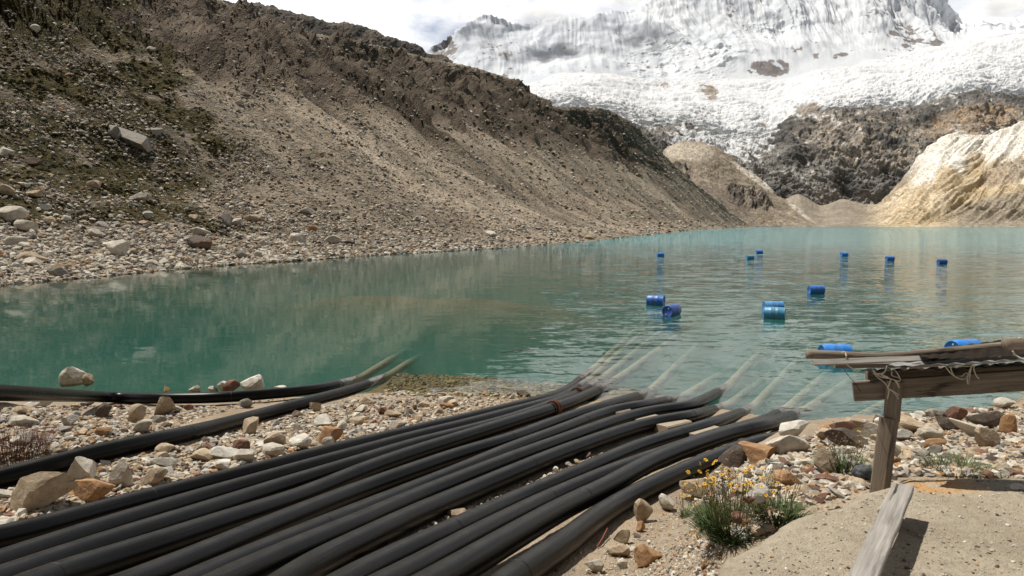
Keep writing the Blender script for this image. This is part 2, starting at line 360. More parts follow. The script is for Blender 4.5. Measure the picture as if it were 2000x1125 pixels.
# columns: shoreline point, ridge point
SH = [(-500, 600, -820, -330, 135), (-150, 572, -700, -320, 150), (0, 555, -640, -300, 165), (200, 538, -560, -280, 180), (400, 520, -420, -260, 200), (600, 507, -260, -240, 215),
      (800, 494, -60, -200, 228), (1000, 483, 122, -143, 243), (1150, 471, 369, -25, 281), (1230, 463, 560, 52, 335), (1300, 455.5, 770, 98, 440),
      (1345, 450.5, 985, 150, 560), (1385, 447.6, 1075, 205, 630), (1425, 446, 1190, 216, 700), (1448, 445.1, 1262, 275, 760), (1464, 444.5, 1335, 345, 812), (1476, 444.2, 1400, 398, 850)]
def moraine():
    cols = []
    for i, (sx, sy, rx, ry, rD) in enumerate(SH):
        s = unproj(sx, sy, CZ * FPX / (sy - HOR)); s[2] = 0
        r = unproj(rx, ry, rD); d = r - s; L = np.hypot(d[0], d[1]); H = r[2]
        far = sstep(8, 13, i)
        fr = [0.0, .05, .13, .26, .45, .65, .82, .93, 1.0]
        h0 = [0.0, .008, .03, .12, .33, .58, .80, .93, 1.0]; h1 = [0.0, .02, .07, .20, .40, .60, .78, .92, 1.0]
        uw = s - d * (.25 if i < 10 else .03); uw[2] = -6
        back = s + d * 1.10; back[2] = H * .93; back2 = s + d * 1.8; back2[2] = H * .5
        col = [uw] + [np.array([s[0] + d[0] * f, s[1] + d[1] * f, H * (a * (1 - far) + b * far)]) for f, a, b in zip(fr, h0, h1)] + [back, back2]
        cols.append(col)
    nu, nv = 1000, 560
    cols = np.array(cols)
    m = cols.shape[1]
    # more rows on the shore bench, fewer behind the crest
    rows = np.interp(np.linspace(0, 1, nv), [0, .04, .30, .97, 1.0], [0, 1, 4, m - 3, m - 1])
    P = patch(cols, nu, nv, rows)
    v = np.broadcast_to(np.clip((rows - 1) / (m - 4), 0, 1)[None, :], P.shape[:2])
    N = normals(P); N0 = N
    x, y, z = P[..., 0], P[..., 1], P[..., 2]
    s = np.cumsum(np.linalg.norm(np.diff(P[:, -4, :], axis=0, prepend=P[:1, -4, :]), axis=-1))[:, None] * np.ones_like(x)   # along the crest
    dist = np.hypot(x, y)
    h = 5.0 * fbm(x * .02, y * .02, z * .02, 5, 3) * sstep(.04, .25, v) * (1 - .9 * sstep(.75, .92, v))
    # gullies running down the fall line, sharp in the upper cliffs and spreading on the talus
    wob = 6 * pn(s * .02, v * 3, 2.0, 55)
    g1 = fbm((s + wob) * .045, v * 1.6, 0, 4, 12, .55, True); g2 = fbm((s + wob) * .16, v * 4, 4, 4, 13, .6, True)
    up = sstep(.50, .60, v + .10 * pn(s * .03, 0, 0, 77) + .04 * pn(s * .11, 0, 5, 78)) * (1 - .85 * sstep(.90, 1, v))
    up = up * (1 - .75 * sstep(.74, .90, np.linspace(0, 1, nu))[:, None])  # dark cliff tone thinned at the nose: sunlit look put into the colour
    h = h + up * (10.0 * (g1 - .45) + 9.0 * (g2 - .45)) + (1 - up) * sstep(.15, .4, v) * (2.0 * g1 + .5 * g2)
    h = h + (1.2 * fbm(x * .13, y * .13, z * .13, 5, 40, .6) + .6 * fbm(x * .6, y * .6, z * .6, 3, 41, .6)) * (.3 + .8 * up)
    h = h * (1 - .85 * sstep(.90, .99, v)) * np.clip(dist / 160, .2, 1.0) * sstep(0, .06, v) * sstep(.995, .96, np.linspace(0, 1, nu))[:, None]
    h = h + (.30 * fbm(x * .12, y * .12, 0, 5, 60)) * (1 - sstep(.1, .3, v)) * sstep(0, .02, v)
    h = h + 3.0 * np.clip(dist / 600, .3, 1) * sstep(.93, .99, v) * fbm(s * .06, 0, 0, 5, 91, .65)
    h = h + .9 * sstep(.6, .8, v) * fbm(x * .35, y * .35, z * .35, 4, 93, .6) * np.clip(dist / 500, .4, 1)
    # a band of rock steps across the spur's foot and hollows on the talus
    P = P + N * h[..., None]
    # exposed surface masks
    px, py = proj(P)
    bx = np.interp(py, [-300, 0, 100, 200, 330, 430, 520], [220, 260, 330, 390, 460, 370, 100])
    veg = sstep(110, -130, px - bx + 120 * fbm(x * .04, y * .04, z * .04, 4, 101)) * sstep(470, 400, py) * (.25 + .75 * sstep(-.25, .3, fbm(x * .07, y * .07, z * .07, 4, 102)))
    veg = np.maximum(veg, .55 * sstep(.10, .35, fbm(x * .05, y * .05, z * .05, 3, 103)) * sstep(.05, .2, v) * sstep(.55, .3, v) * sstep(900, 500, px))
    stk = .7 * fbm((s + wob * .5) * .09, v * 1.3, 0, 5, 130, .6) + .5 * fbm(s * .3, v * 2, 0, 3, 131) + .9 * fbm(s * .022 + v, v * .7, 0, 3, 132)
    return P, v, veg, up, stk
PM, VM, VEG, UPM, SM = moraine()
def mat_moraine():
    m = M('moraine_debris'); pos = m.pos()
    veg, up = m.attr('veg'), m.attr('up')
    n1 = m.noise(.05, 6); n2 = m.noise(.6, 6, .62); n3 = m.noise(3.5, 5, .65)
    v = m.voro(1.5); vc = m.voro(1.5, out='Color'); v2 = m.voro(.55)
    c = m.ramp(n1, [(0.3, (.24, .195, .145)), (0.55, (.32, .265, .20)), (0.75, (.38, .32, .245))])
    cu = m.ramp(m.noise(.09, 6, .6), [(0.3, (.070, .054, .041)), (0.6, (.125, .098, .074)), (0.8, (.19, .152, .115))])
    c = m.mix(up, c, cu)
    c = m.mix(m.ramp(n2, [(0.44, 0.0), (0.62, .6)]), c, (.085, .068, .052))
    c = m.mix(1.0, c, m.ramp(m.attr('streak'), [(0.22, .42), (0.5, .92), (0.75, 1.45)]), 'MULTIPLY')
    st = m.mix(m.ramp(vc, [(0.2, 0.0), (0.8, 1.0)]), (.11, .092, .075), (.36, .32, .26))
    c = m.mix(m.math('MULTIPLY', m.ramp(v, [(0.18, .75), (0.34, 0.0)]), m.ramp(m.noise(.25, 3), [(0.4, .15), (0.62, 1.0)])), c, st)
    gr = m.ramp(m.noise(.8, 5, .65), [(0.3, (.018, .018, .008)), (0.5, (.045, .039, .015)), (0.64, (.10, .070, .024)), (0.78, (.15, .12, .06))])
    vm = m.ramp(m.math('MULTIPLY', veg, m.ramp(m.noise(1.1, 5, .7), [(0.28, .25), (0.46, 1.4)])), [(0.25, 0.0), (0.5, 1.0)])
    c = m.mix(vm, c, gr)
    h = m.math('ADD', m.math('MULTIPLY', n2, 1.2), m.math('ADD', m.math('MULTIPLY', n3, .35), m.math('MULTIPLY', v, -.5)))
    return m.bsdf(c, .95, m.bump(h, .9, .8), .1)
mo = put_patch('moraine_slope', PM, mat_moraine(), {'veg': VEG, 'up': UPM, 'streak': SM * .5 + .5})

# ------------------------------------------------------------------ far mountains
def mat_far(name, bump=.8, bd=6.0, sc=1.0, rough=.95):
    m = M(name); c = m.attr('col', 'Color')
    n1 = m.noise(.03 * sc, 7, .65); n2 = m.noise(.14 * sc, 6, .68)
    c = m.mix(1.0, c, m.ramp(n2, [(0.32, .5), (0.5, 1.0), (0.68, 1.5)]), 'MULTIPLY'); c = m.mix(1.0, c, m.ramp(m.noise(.55 * sc, 4, .7), [(0.35, .6), (0.5, 1.0), (0.66, 1.45)]), 'MULTIPLY')
    h = m.math('ADD', n1, m.math('MULTIPLY', n2, .45))
    return m.bsdf(c, rough, m.bump(h, bump, bd), .1)
MF = mat_far('far_rock', .6, 3.0); MT = mat_far('far_talus', .7, 5.0)
def mat_snow():
    m = M('snow_and_ice'); pos = m.pos(); c = m.attr('col', 'Color')
    n1 = m.noise(.012, 7, .6); n2 = m.noise(.05, 6, .65)
    h = m.math('ADD', n1, m.math('MULTIPLY', n2, .5))
    return m.bsdf(c, .7, m.bump(h, .22, 10.0), .3)
MSN = mat_snow()
def C(*a): return np.array(a)
def mixc(a, b, k): return a * (1 - k[..., None]) + b * k[..., None]
def lay(tab, cols):
    """tab: list of rows; each row (xs, ys, D) interpolated at cols pixels -> control (k, m, 3)"""
    out = []
    for c in cols:
        r = []
        for (xs, ys, D) in tab:
            d = np.interp(c, D[0], D[1]) if isinstance(D, tuple) else D
            r.append(unproj(c, np.interp(c, xs, ys), d))
        out.append(r)
    return np.array(out, float)
def arc(P):
    k = P.shape[1] // 2
    return np.cumsum(np.linalg.norm(np.diff(P[:, k], axis=0, prepend=P[:1, k]), axis=-1))[:, None] * np.ones(P.shape[:2])
def blob(px, py, cx, cy, rx, ry, ang=0.0):
    a = math.radians(ang); dx, dy = px - cx, py - cy
    u = (dx * math.cos(a) + dy * math.sin(a)) / rx; v = (-dx * math.sin(a) + dy * math.cos(a)) / ry
    return 1 - np.sqrt(u * u + v * v)

FX = [780, 840, 950, 1000, 1100, 1200, 1300, 1400, 1530, 1600, 1700, 1800, 1900, 2000, 2300, 2700]
FY = [150, 150, 172, 166, 150, 158, 172, 168, 160, 144, 122, 116, 88, 74, 60, 60]
GX = [780, 1000, 1100, 1200, 1240, 1280, 1330, 1380, 1400, 1440, 1500, 1540, 1600, 1700, 1760, 1800, 1850, 1900, 2000, 2300, 2700]
GY = [210, 215, 222, 236, 258, 262, 258, 272, 292, 286, 288, 252, 228, 226, 232, 226, 206, 196, 206, 200, 200]
def snow_face():
    CX = [780, 815, 840, 870, 900, 925, 955, 985, 1010, 1045, 1070, 1110, 1135, 1160, 1200, 1235, 1262, 1300, 1350, 1420, 1500, 1600, 1700, 1780, 1830, 1868, 1900, 1940, 1985, 2030, 2120, 2300, 2700]
    CY = [150, 118, 96, 78, 56, 40, 26, 40, 50, 44, 34, 33, 38, 29, 22, 25, 8, -16, -62, -95, -115, -125, -112, -64, -14, 34, 47, 42, 39, 42, 10, -80, -200]
    D = (CX, [3900, 3900, 3900, 3920, 3940, 3950, 3960, 3970, 3980, 4000, 4020, 4040, 4060, 4080, 4100, 4120, 4150, 4200, 4250, 4300, 4350, 4400, 4400, 4500, 4600, 4800, 4900, 4900, 4900, 4900, 4900, 4900, 4900])
    CYa = np.array(CY, float); F = np.interp(CX, FX, FY)
    def row(f, dd): return (CX, list(CYa * f + F * (1 - f)), (D[0], [3450 + (d - 3450) * dd for d in D[1]]))
    tab = [(CX, list(F + 30), 3250), row(0, 0.0), row(.35, .45), row(.7, .78), row(1.0, 1.0), (CX, list(F * .3 + CYa * .7 + 25), 5200)]
    cols = np.linspace(780, 2700, 70)
    P = patch(lay(tab, cols), 1500, 330, np.interp(np.linspace(0, 1, 330), [0, .08, .94, 1], [0, 1, 4, 5]))
    s = arc(P); N = normals(P); x, y, z = P[..., 0], P[..., 1], P[..., 2]
    px0, py0 = proj(P)
    v = np.clip((np.interp(np.linspace(0, 1, 330), [0, .08, .94, 1], [0, 1, 4, 5]) - 1) / 3, 0, 1)[None, :] * np.ones_like(x)
    flute = fbm((s + 40 * pn(s * .003, v * 2, 0, 5)) * .040 + z * .004, z * .004, 0, 4, 7, .6, True)
    big = fbm(x * .0035, z * .003, 0, 4, 8, .5)
    ser = fbm(x * .014, y * .014, z * .02, 5, 9, .6)
    icefall = sstep(.0, .35, blob(px0, py0, 1330, 120, 130, 60)) + .7 * sstep(.0, .4, blob(px0, py0, 1480, 70, 130, 45, -25))
    steep = np.clip(1 - icefall, .1, 1) * sstep(0, .15, v)
    h = 3.8 * flute * steep * (.4 + .6 * sstep(.1, .5, v)) + 85 * big * sstep(0, .2, v) + 6 * ser * (.25 + 1.6 * icefall) + 20 * np.abs(ser) * icefall
    ribs = fbm((s + z * .55 + 120 * pn(x * .002, z * .002, 0, 66)) * .0045, z * .0012, 3, 5, 19, .55, True)
    h = h + 44 * ribs * sstep(.1, .4, v) * sstep(1200, 1400, px0)
    h = h * sstep(1.02, .9, v) + (1 - sstep(1.02, .9, v)) * 14 * flute
    P = P + N * h[..., None]
    px, py = proj(P)
    e = fbm(x * .010, y * .004, z * .016, 5, 31, .65); e2 = fbm(x * .03, y * .01, z * .03, 4, 32, .6)
    rk = np.maximum.reduce([blob(px, py, 865, 92, 40, 26, -30) * 1.1 + .05, .35 * blob(px, py, 960, 115, 130, 60) - .02, blob(px, py, 975, 100, 14, 40, 15) * .5,
        blob(px, py, 1500, 134, 50, 17, -5) * 1.6 + .25, .55 * blob(px, py, 1770, 75, 95, 60, 20) + .0, blob(px, py, 1595, 105, 18, 20, 10) * .8, blob(px, py, 1570, 95, 60, 26) * .4,
        blob(px, py, 1290, 130, 60, 14, -10) * .45, blob(px, py, 1650, 105, 50, 8, -20) * .8, blob(px, py, 1100, 95, 130, 50) * .15, blob(px, py, 1830, 90, 20, 24) * .9,
        blob(px, py, 1720, 20, 70, 50, 30) * .3, blob(px, py, 1430, 15, 16, 30, 20) * .4])
    rock = sstep(.06, .20, np.minimum(rk, .60) * .95 + .75 * e + .85 * e2 - .30)
    snow = mixc(C(.52, .55, .60), C(.68, .70, .73), .5 * sstep(1150, 1350, px) + .5 * sstep(-.2, .4, fbm(x * .004, y * .004, z * .004, 4, 50)))  # left side darker: its cloud shade is put into the snow colour
    blue = sstep(.15, .5, e2) * icefall * .5
    snow = mixc(snow, C(.56, .70, .74), blue)
    col = mixc(snow, mixc(C(.12, .115, .12), C(.22, .195, .185), sstep(-.3, .3, e2)), rock)
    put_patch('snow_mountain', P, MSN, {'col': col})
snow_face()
def glacier():
    F = np.array(FY, float); GF = np.interp(FX, GX, GY)
    cols = np.linspace(780, 2600, 64); G = np.interp(cols, GX, GY); FF = np.interp(cols, FX, FY)
    tab = [(cols, list(G + 26), 2380), (cols, list(G), 2440), (cols, list(G * .72 + FF * .28), 2560), (cols, list(G * .38 + FF * .62), 2900), (cols, list(FF - 3), 3480), (cols, list(FF - 14), 3800)]
    P = patch(lay(tab, cols), 1400, 300); s = arc(P); N = normals(P); x, y, z = P[..., 0], P[..., 1], P[..., 2]
    v = np.linspace(0, 1, 300)[None, :] * np.ones_like(x)
    px0, py0 = proj(P)
    wx = x + 60 * pn(x * .004, y * .004, 0, 3); wy = y + 60 * pn(x * .004, y * .004, 0, 4)
    cre = fbm(wx * .0065, wy * .026, z * .024, 5, 61, .62, True); cr2 = fbm(x * .035, y * .03, z * .06, 4, 62, .62)
    big = fbm(x * .0022, y * .0022, 0, 3, 63)
    rough = .35 + .65 * sstep(.95, .45, v)
    h = 24 * cre * rough + 8 * cr2 * rough + 70 * big
    P = P + N * (h * sstep(0, .08, v) * sstep(1, .93, v))[..., None]
    px, py = proj(P)
    e = fbm(x * .02, y * .012, z * .03, 4, 70, .6)
    dirty = np.clip(sstep(.62, .08, v) * (.35 + .65 * sstep(-.2, .3, e)) * (.75 * sstep(1150, 1250, px) * sstep(1640, 1500, px) + .35), 0, 1)
    col = mixc(C(.66, .665, .68), C(.34, .41, .44), np.clip(sstep(.0, .35, -cre) * .75 * rough + .6 * sstep(.05, .4, -cr2), 0, 1))  # crevasse troughs darkened: their shade is put into the ice colour
    col = mixc(col, C(.40, .42, .41), dirty * .85)
    rk = np.maximum.reduce([blob(px, py, 1330, 150, 70, 16, -15) * .7, blob(px, py, 1385, 180, 30, 20, 30) * .75, blob(px, py, 1580, 215, 50, 22) * .8, blob(px, py, 1900, 200, 100, 12) * .3,
                            blob(px, py, 1490, 243, 16, 5) * 1.4, blob(px, py, 1720, 225, 130, 14) * .6, blob(px, py, 1280, 262, 50, 16) * .7])
    rock = sstep(.05, .2, np.minimum(rk, .5) * .9 + .8 * e + .4 * cr2 - .22)
    col = mixc(col, mixc(C(.20, .18, .165), C(.34, .28, .22), sstep(-.2, .3, cr2)), rock)
    put_patch('glacier', P, MSN, {'col': col})
glacier()
def rock_cliff():
    cols = np.linspace(1180, 2600, 56); G = np.interp(cols, GX, GY)
    BX = [1180, 1240, 1300, 1400, 1500, 1560, 1620, 1700, 1750, 1800, 1850, 1900, 2000, 2200, 2600]; BY = [300, 330, 350, 385, 412, 420, 425, 405, 392, 362, 330, 300, 285, 280, 280]
    B = np.interp(cols, BX, BY)
    tab = [(cols, list(B + 18), 2020), (cols, list(B), 2060), (cols, list(B * .75 + G * .25), 2120), (cols, list(B * .45 + G * .55), 2190), (cols, list(B * .15 + G * .85), 2300), (cols, list(G - 6), 2440), (cols, list(G - 10), 2640)]
    P = patch(lay(tab, cols), 1300, 330); s = arc(P); N = normals(P); x, y, z = P[..., 0], P[..., 1], P[..., 2]
    v = np.linspace(0, 1, 330)[None, :] * np.ones_like(x)
    dgn = x + z * .8
    h = 38 * fbm(x * .005, y * .006, z * .005, 5, 81, .55) + 24 * fbm(dgn * .014, y * .008, z * .010, 5, 82, .55, True) + 6 * fbm((x - z * .5) * .05, y * .03, z * .04, 4, 83, .6, True)
    P = P + N * (h * sstep(0, .08, v) * sstep(1.03, .9, v))[..., None]
    px, py = proj(P)
    e = fbm(x * .008, y * .008, z * .008, 5, 84, .6); e2 = fbm(x * .04, y * .02, z * .04, 4, 85, .6)
    col = mixc(C(.074, .073, .071), C(.235, .22, .20), sstep(-.35, .35, e + .3 * e2))
    warm = sstep(.0, .5, np.maximum(blob(px, py, 1700, 275, 190, 75, 10), blob(px, py, 1800, 290, 100, 90)))
    col = mixc(col, C(.33, .27, .20), warm * sstep(-.2, .4, e2 + .4 * e) * .9)
    org = sstep(.0, .3, blob(px, py, 1910, 245, 115, 48, -8))
    col = mixc(col, mixc(C(.26, .215, .17), C(.36, .25, .155), sstep(-.1, .35, e2)), org)
    sn = sstep(.25, .42, e2 + .6 * e + .9 * np.clip(blob(px, py, 1400, 280, 130, 50), 0, 1) + .35 * sstep(.85, 1, v)) * sstep(420, 330, py)
    col = mixc(col, C(.62, .63, .64), sn * .8)
    put_patch('rock_cliff', P, MF, {'col': col})
rock_cliff()
def basin():
    # grey fan at the foot of the cliff, and the pale slope that closes the lake on the right
    cols = np.linspace(1380, 2700, 60)
    TX = [1380, 1450, 1520, 1560, 1600, 1650, 1700, 1740, 1775, 1805, 1830, 1850, 1880, 1915, 1960, 2000, 2100, 2300, 2700]
    TY = [400, 392, 396, 378, 402, 390, 404, 384, 352, 318, 288, 275, 270, 280, 266, 252, 215, 150, 60]
    T = np.interp(cols, TX, TY)
    DS = ([1380, 1500, 1650, 1800, 2000, 2300, 2700], [1330, 1290, 1240, 1180, 1100, 960, 800])
    DT = (DS[0], [2000, 2010, 1985, 1840, 1740, 1500, 1200])
    def md(f): return (DS[0], [a * (1 - f) + b * f for a, b in zip(DS[1], DT[1])])
    base = [HOR + CZ * FPX / np.interp(c, *DS) for c in cols]; b = np.array(base)
    tab = [(cols, list(b + 7), md(-.04)), (cols, list(b), md(0)), (cols, list(b * .88 + T * .12), md(.22)), (cols, list(b * .6 + T * .4), md(.5)), (cols, list(b * .28 + T * .72), md(.78)), (cols, list(T), md(1)), (cols, list(T + 10), md(1.2))]
    P = patch(lay(tab, cols), 1200, 300); s = arc(P); N = normals(P); x, y, z = P[..., 0], P[..., 1], P[..., 2]
    v = np.linspace(0, 1, 300)[None, :] * np.ones_like(x); px0, py0 = proj(P)
    rt = sstep(1650, 1800, px0)
    h = (10 * fbm(x * .006, y * .006, z * .006, 4, 90) + 10 * fbm((s - 330 * v * rt) * .02, v * 2, 0, 4, 91, .55, True) + 2.5 * fbm(x * .05, y * .05, z * .05, 4, 92)) * (.35 + 1.5 * rt) + 17 * rt * fbm((s - 330 * v) * .011, v * .8, 0, 5, 96, .6, True)
    h = h + 18 * np.clip(blob(px0, py0, 1970, 335, 80, 30, -25), 0, 1) * fbm(x * .03, y * .02, z * .03, 4, 93, .6, True)
    P = P + N * (h * sstep(.15, .3, v) * sstep(1.02, .95, v))[..., None]
    px, py = proj(P)
    e = fbm(x * .006, y * .006, z * .012, 5, 94, .6); e2 = fbm(x * .03, y * .03, z * .04, 4, 95, .6)
    st = fbm((s - 330 * v + 30 * e) * .014, v * .9, 0, 4, 97, .6)
    grey = mixc(C(.20, .17, .135), C(.27, .235, .19), sstep(-.3, .3, e))
    yel = mixc(C(.38, .30, .19), C(.52, .43, .30), sstep(-.3, .3, e + .6 * st + .4 * e2))
    wh = sstep(-.15, .30, .60 * (372 - py) / 70 + .9 * st + .6 * e + .25 * sstep(1950, 2050, px) - .15)
    wh = np.maximum(wh, sstep(0, .2, blob(px, py, 1870, 300, 60, 34)) * .9) * (1 - sstep(0, .2, blob(px, py, 1850, 350, 26, 28, 20) + .2 * e2)) * (1 - .8 * sstep(0, .25, blob(px, py, 1905, 320, 22, 30, 20) + .3 * e2))
    col = mixc(yel, C(.66, .63, .57), np.clip(wh, 0, 1))
    col = mixc(col, C(.30, .24, .18), sstep(0, .25, blob(px, py, 1975, 335, 75, 24, -20) + .35 * e2) * .8)
    col = mixc(col, C(.22, .19, .15), sstep(.0, .3, (px - 1830) / 300 + (py - 395) / 60 + .3 * st) * .85 * sstep(1800, 1900, px))
    bnd = sstep(-30, 50, px - np.interp(py, [260, 330, 385, 443], [1790, 1770, 1720, 1690]) + 25 * e)
    col = mixc(grey, col, bnd)
    col = mixc(col, C(.34, .28, .20), sstep(.1, .3, e2) * sstep(430, 400, py) * .3)
    put_patch('basin_slope', P, MT, {'col': col})
basin()
def hump():
    cols = np.linspace(1180, 1640, 46)
    TX = [1180, 1240, 1270, 1290, 1310, 1335, 1365, 1400, 1425, 1450, 1490, 1520, 1560, 1600, 1640]; TY = [330, 315, 310, 302, 290, 281, 282, 292, 312, 332, 356, 384, 412, 440, 443.2]
    T = np.interp(cols, TX, TY)
    DS = ([1180, 1400, 1500, 1640], [1000, 1060, 1120, 1200]); DT = (DS[0], [1450, 1500, 1420, 1210])
    def md(f): return (DS[0], [a * (1 - f) + b * f for a, b in zip(DS[1], DT[1])])
    b = np.array([HOR + CZ * FPX / np.interp(c, *DS) for c in cols])
    tab = [(cols, list(b + 7), md(-.04)), (cols, list(b), md(0)), (cols, list(b * .85 + T * .15), md(.2)), (cols, list(b * .5 + T * .5), md(.55)), (cols, list(T), md(1)), (cols, list(T + 8), md(1.3))]
    P = patch(lay(tab, cols), 620, 240); N = normals(P); x, y, z = P[..., 0], P[..., 1], P[..., 2]
    v = np.linspace(0, 1, 240)[None, :] * np.ones_like(x); px0, py0 = proj(P)
    cl = sstep(0, .35, np.maximum(blob(px0, py0, 1455, 385, 62, 22, 22), blob(px0, py0, 1330, 335, 26, 12, 30)))
    h = 5 * fbm(x * .05, y * .05, z * .05, 4, 115, .65) + 7 * fbm(x * .01, y * .01, z * .01, 4, 110) + 6 * fbm((x + z) * .03, z * .01, y * .004, 4, 111, .55, True) + 14 * cl * fbm(x * .06, y * .02, z * .03, 4, 112, .6, True)
    P = P + N * (h * sstep(.15, .3, v) * sstep(1.02, .93, v) * sstep(1600, 1540, px0))[..., None]
    px, py = proj(P)
    e = fbm(x * .012, y * .012, z * .02, 5, 113, .6); e2 = fbm(x * .06, y * .05, z * .06, 4, 114, .6)
    col = mixc(C(.20, .165, .125), C(.27, .225, .175), sstep(-.3, .3, e))
    col = mixc(col, C(.40, .35, .28), sstep(.0, .4, blob(px, py, 1345, 296, 60, 22, 5) + .2 * e))
    col = mixc(col, C(.07, .062, .055), np.clip(cl * sstep(-.25, .15, e2) * 1.1, 0, 1))
    col = mixc(col, C(.12, .10, .085), sstep(0, .4, blob(px, py, 1400, 400, 100, 40, 25)) * .55)
    col = mixc(col, C(.50, .45, .38), sstep(0, .3, np.maximum(blob(px, py, 1470, 345, 60, 7, 36), blob(px, py, 1575, 418, 48, 9, 33)) + .25 * e2) * .85)
    col = mixc(col, C(.70, .70, .70), sstep(0, .2, blob(px, py, 1508, 353, 18, 14, -20) + .15 * e2) * .9)
    put_patch('moraine_hump', P, MT, {'col': col})
hump()
def dark_ridge():
    cols = np.linspace(250, 905, 50)
    TX = [250, 350, 400, 440, 480, 510, 540, 570, 600, 650, 700, 730, 760, 800, 840, 865, 880, 905]; TY = [-60, -25, -6, 6, 12, 9, 18, 28, 33, 46, 54, 60, 74, 88, 104, 112, 122, 170]
    T = np.array(np.interp(cols, TX, TY))
    tab = [(cols, list(T + 170), 820), (cols, list(T + 60), 900), (cols, list(T + 20), 930), (cols, list(T), 950), (cols, list(T + 12), 1050)]
    P = patch(lay(tab, cols), 800, 160); s = arc(P); N = normals(P); x, y, z = P[..., 0], P[..., 1], P[..., 2]
    h = 5 * fbm(s * .03, z * .02, 0, 5, 120, .6, True) + 3 * fbm(s * .12, z * .1, 0, 4, 121, .6)
    P = P + N * h[..., None]; P[..., 2] += 2.0 * fbm(s * .10, 0, 0, 4, 122, .6)
    e = fbm(x * .03, y * .03, z * .04, 5, 123, .6)
    col = mixc(C(.055, .050, .046), C(.15, .125, .10), sstep(-.3, .4, e))
    put_patch('dark_ridge', P, MF, {'col': col})
dark_ridge()

# ------------------------------------------------------------------ stones
import bmesh
def ico(level):
    bm = bmesh.new(); bmesh.ops.create_icosphere(bm, subdivisions=level, radius=1.0)
    V = np.array([v.co[:] for v in bm.verts]); F = np.array([[v.index for v in f.verts] for f in bm.faces]); bm.free()
    return V, F
ICO = {k: ico(k) for k in (1, 2, 3, 4)}
def rock_shape(seed, level=2, dims=(1, .8, .55), cuts=9, rough=.03):
    r = np.random.default_rng(seed); V, F = ICO[level]; V = V.copy()
    for k in range(cuts):
        n = r.normal(size=3); n[2] *= .9; n /= np.linalg.norm(n); d = r.uniform(.36, .74)
        V -= n[None] * np.maximum(V @ n - d, 0)[:, None] * .96
    if rough: V *= (1 + rough * 2.0 * fbm(V[:, 0] * 2 + seed, V[:, 1] * 2, V[:, 2] * 2, 4, seed % 97, .6))[:, None]
    V = V * np.array(dims)[None]
    return V, F
def rotm(yaw, tx=0.0, ty=0.0):
    cz, sz, cx, sx, cy_, sy_ = math.cos(yaw), math.sin(yaw), math.cos(tx), math.sin(tx), math.cos(ty), math.sin(ty)
    Rz = np.array([[cz, -sz, 0], [sz, cz, 0], [0, 0, 1]]); Rx = np.array([[1, 0, 0], [0, cx, -sx], [0, sx, cx]]); Ry = np.array([[cy_, 0, sy_], [0, 1, 0], [-sy_, 0, cy_]])
    return Rz @ Rx @ Ry
PAL = {'pale': (.46, .42, .35), 'tan': (.37, .29, .20), 'orange': (.33, .19, .095), 'dark': (.10, .078, .062), 'grey': (.27, .25, .22), 'reddish': (.19, .10, .07), 'white': (.53, .50, .44)}
KEYS = list(PAL)
def pal(r, weights):
    k = r.choices(KEYS, weights)[0]; return k
NEARW = [30, 36, 7, 10, 12, 5, 3]; MORW = [32, 24, 1, 12, 22, 1, 8]
def stones(name, P, size, weights, seed, level=1, flat=.55, up=None, sink=.25, mat=MS, label=None, cuts=6):
    """one mesh of many loose stones lying at points P"""
    r = np.random.default_rng(seed); n = len(P); T = [rock_shape(seed * 31 + k, level, (1, .8, flat), cuts, 0.0)[0] for k in range(10)]
    V0, F0 = ICO[level]; nv = len(V0)
    tid = r.integers(0, 10, n); yaw = r.uniform(0, 2 * math.pi, n); tx = r.normal(0, .28, n); ty = r.normal(0, .28, n)
    T = np.array(T)[tid]                                       # n, nv, 3
    st = np.stack([r.uniform(.7, 1.35, n), r.uniform(.7, 1.2, n), r.uniform(.6, 1.3, n)], -1)
    T = T * st[:, None] * np.asarray(size)[:, None, None]
    c, s_ = np.cos(tx)[:, None], np.sin(tx)[:, None]; y, z = T[..., 1] * c - T[..., 2] * s_, T[..., 1] * s_ + T[..., 2] * c; T[..., 1], T[..., 2] = y, z
    c, s_ = np.cos(ty)[:, None], np.sin(ty)[:, None]; x, z = T[..., 0] * c + T[..., 2] * s_, -T[..., 0] * s_ + T[..., 2] * c; T[..., 0], T[..., 2] = x, z
    c, s_ = np.cos(yaw)[:, None], np.sin(yaw)[:, None]; x, y = T[..., 0] * c - T[..., 1] * s_, T[..., 0] * s_ + T[..., 1] * c; T[..., 0], T[..., 1] = x, y
    T = T + np.asarray(P)[:, None, :]; T[..., 2] += (np.asarray(size) * flat * (.5 - sink))[:, None]
    F = (F0[None] + (np.arange(n) * nv)[:, None, None]).reshape(-1, 3)
    w = np.array(weights, float); ci = r.choice(len(KEYS), n, p=w / w.sum())
    col = np.array([PAL[k] for k in KEYS])[ci] * r.uniform(.72, 1.2, (n, 1)); col = np.repeat(col, nv, 0)
    o = mesh_obj(name, T.reshape(-1, 3), F, mat, attrs={'col': col}); return o

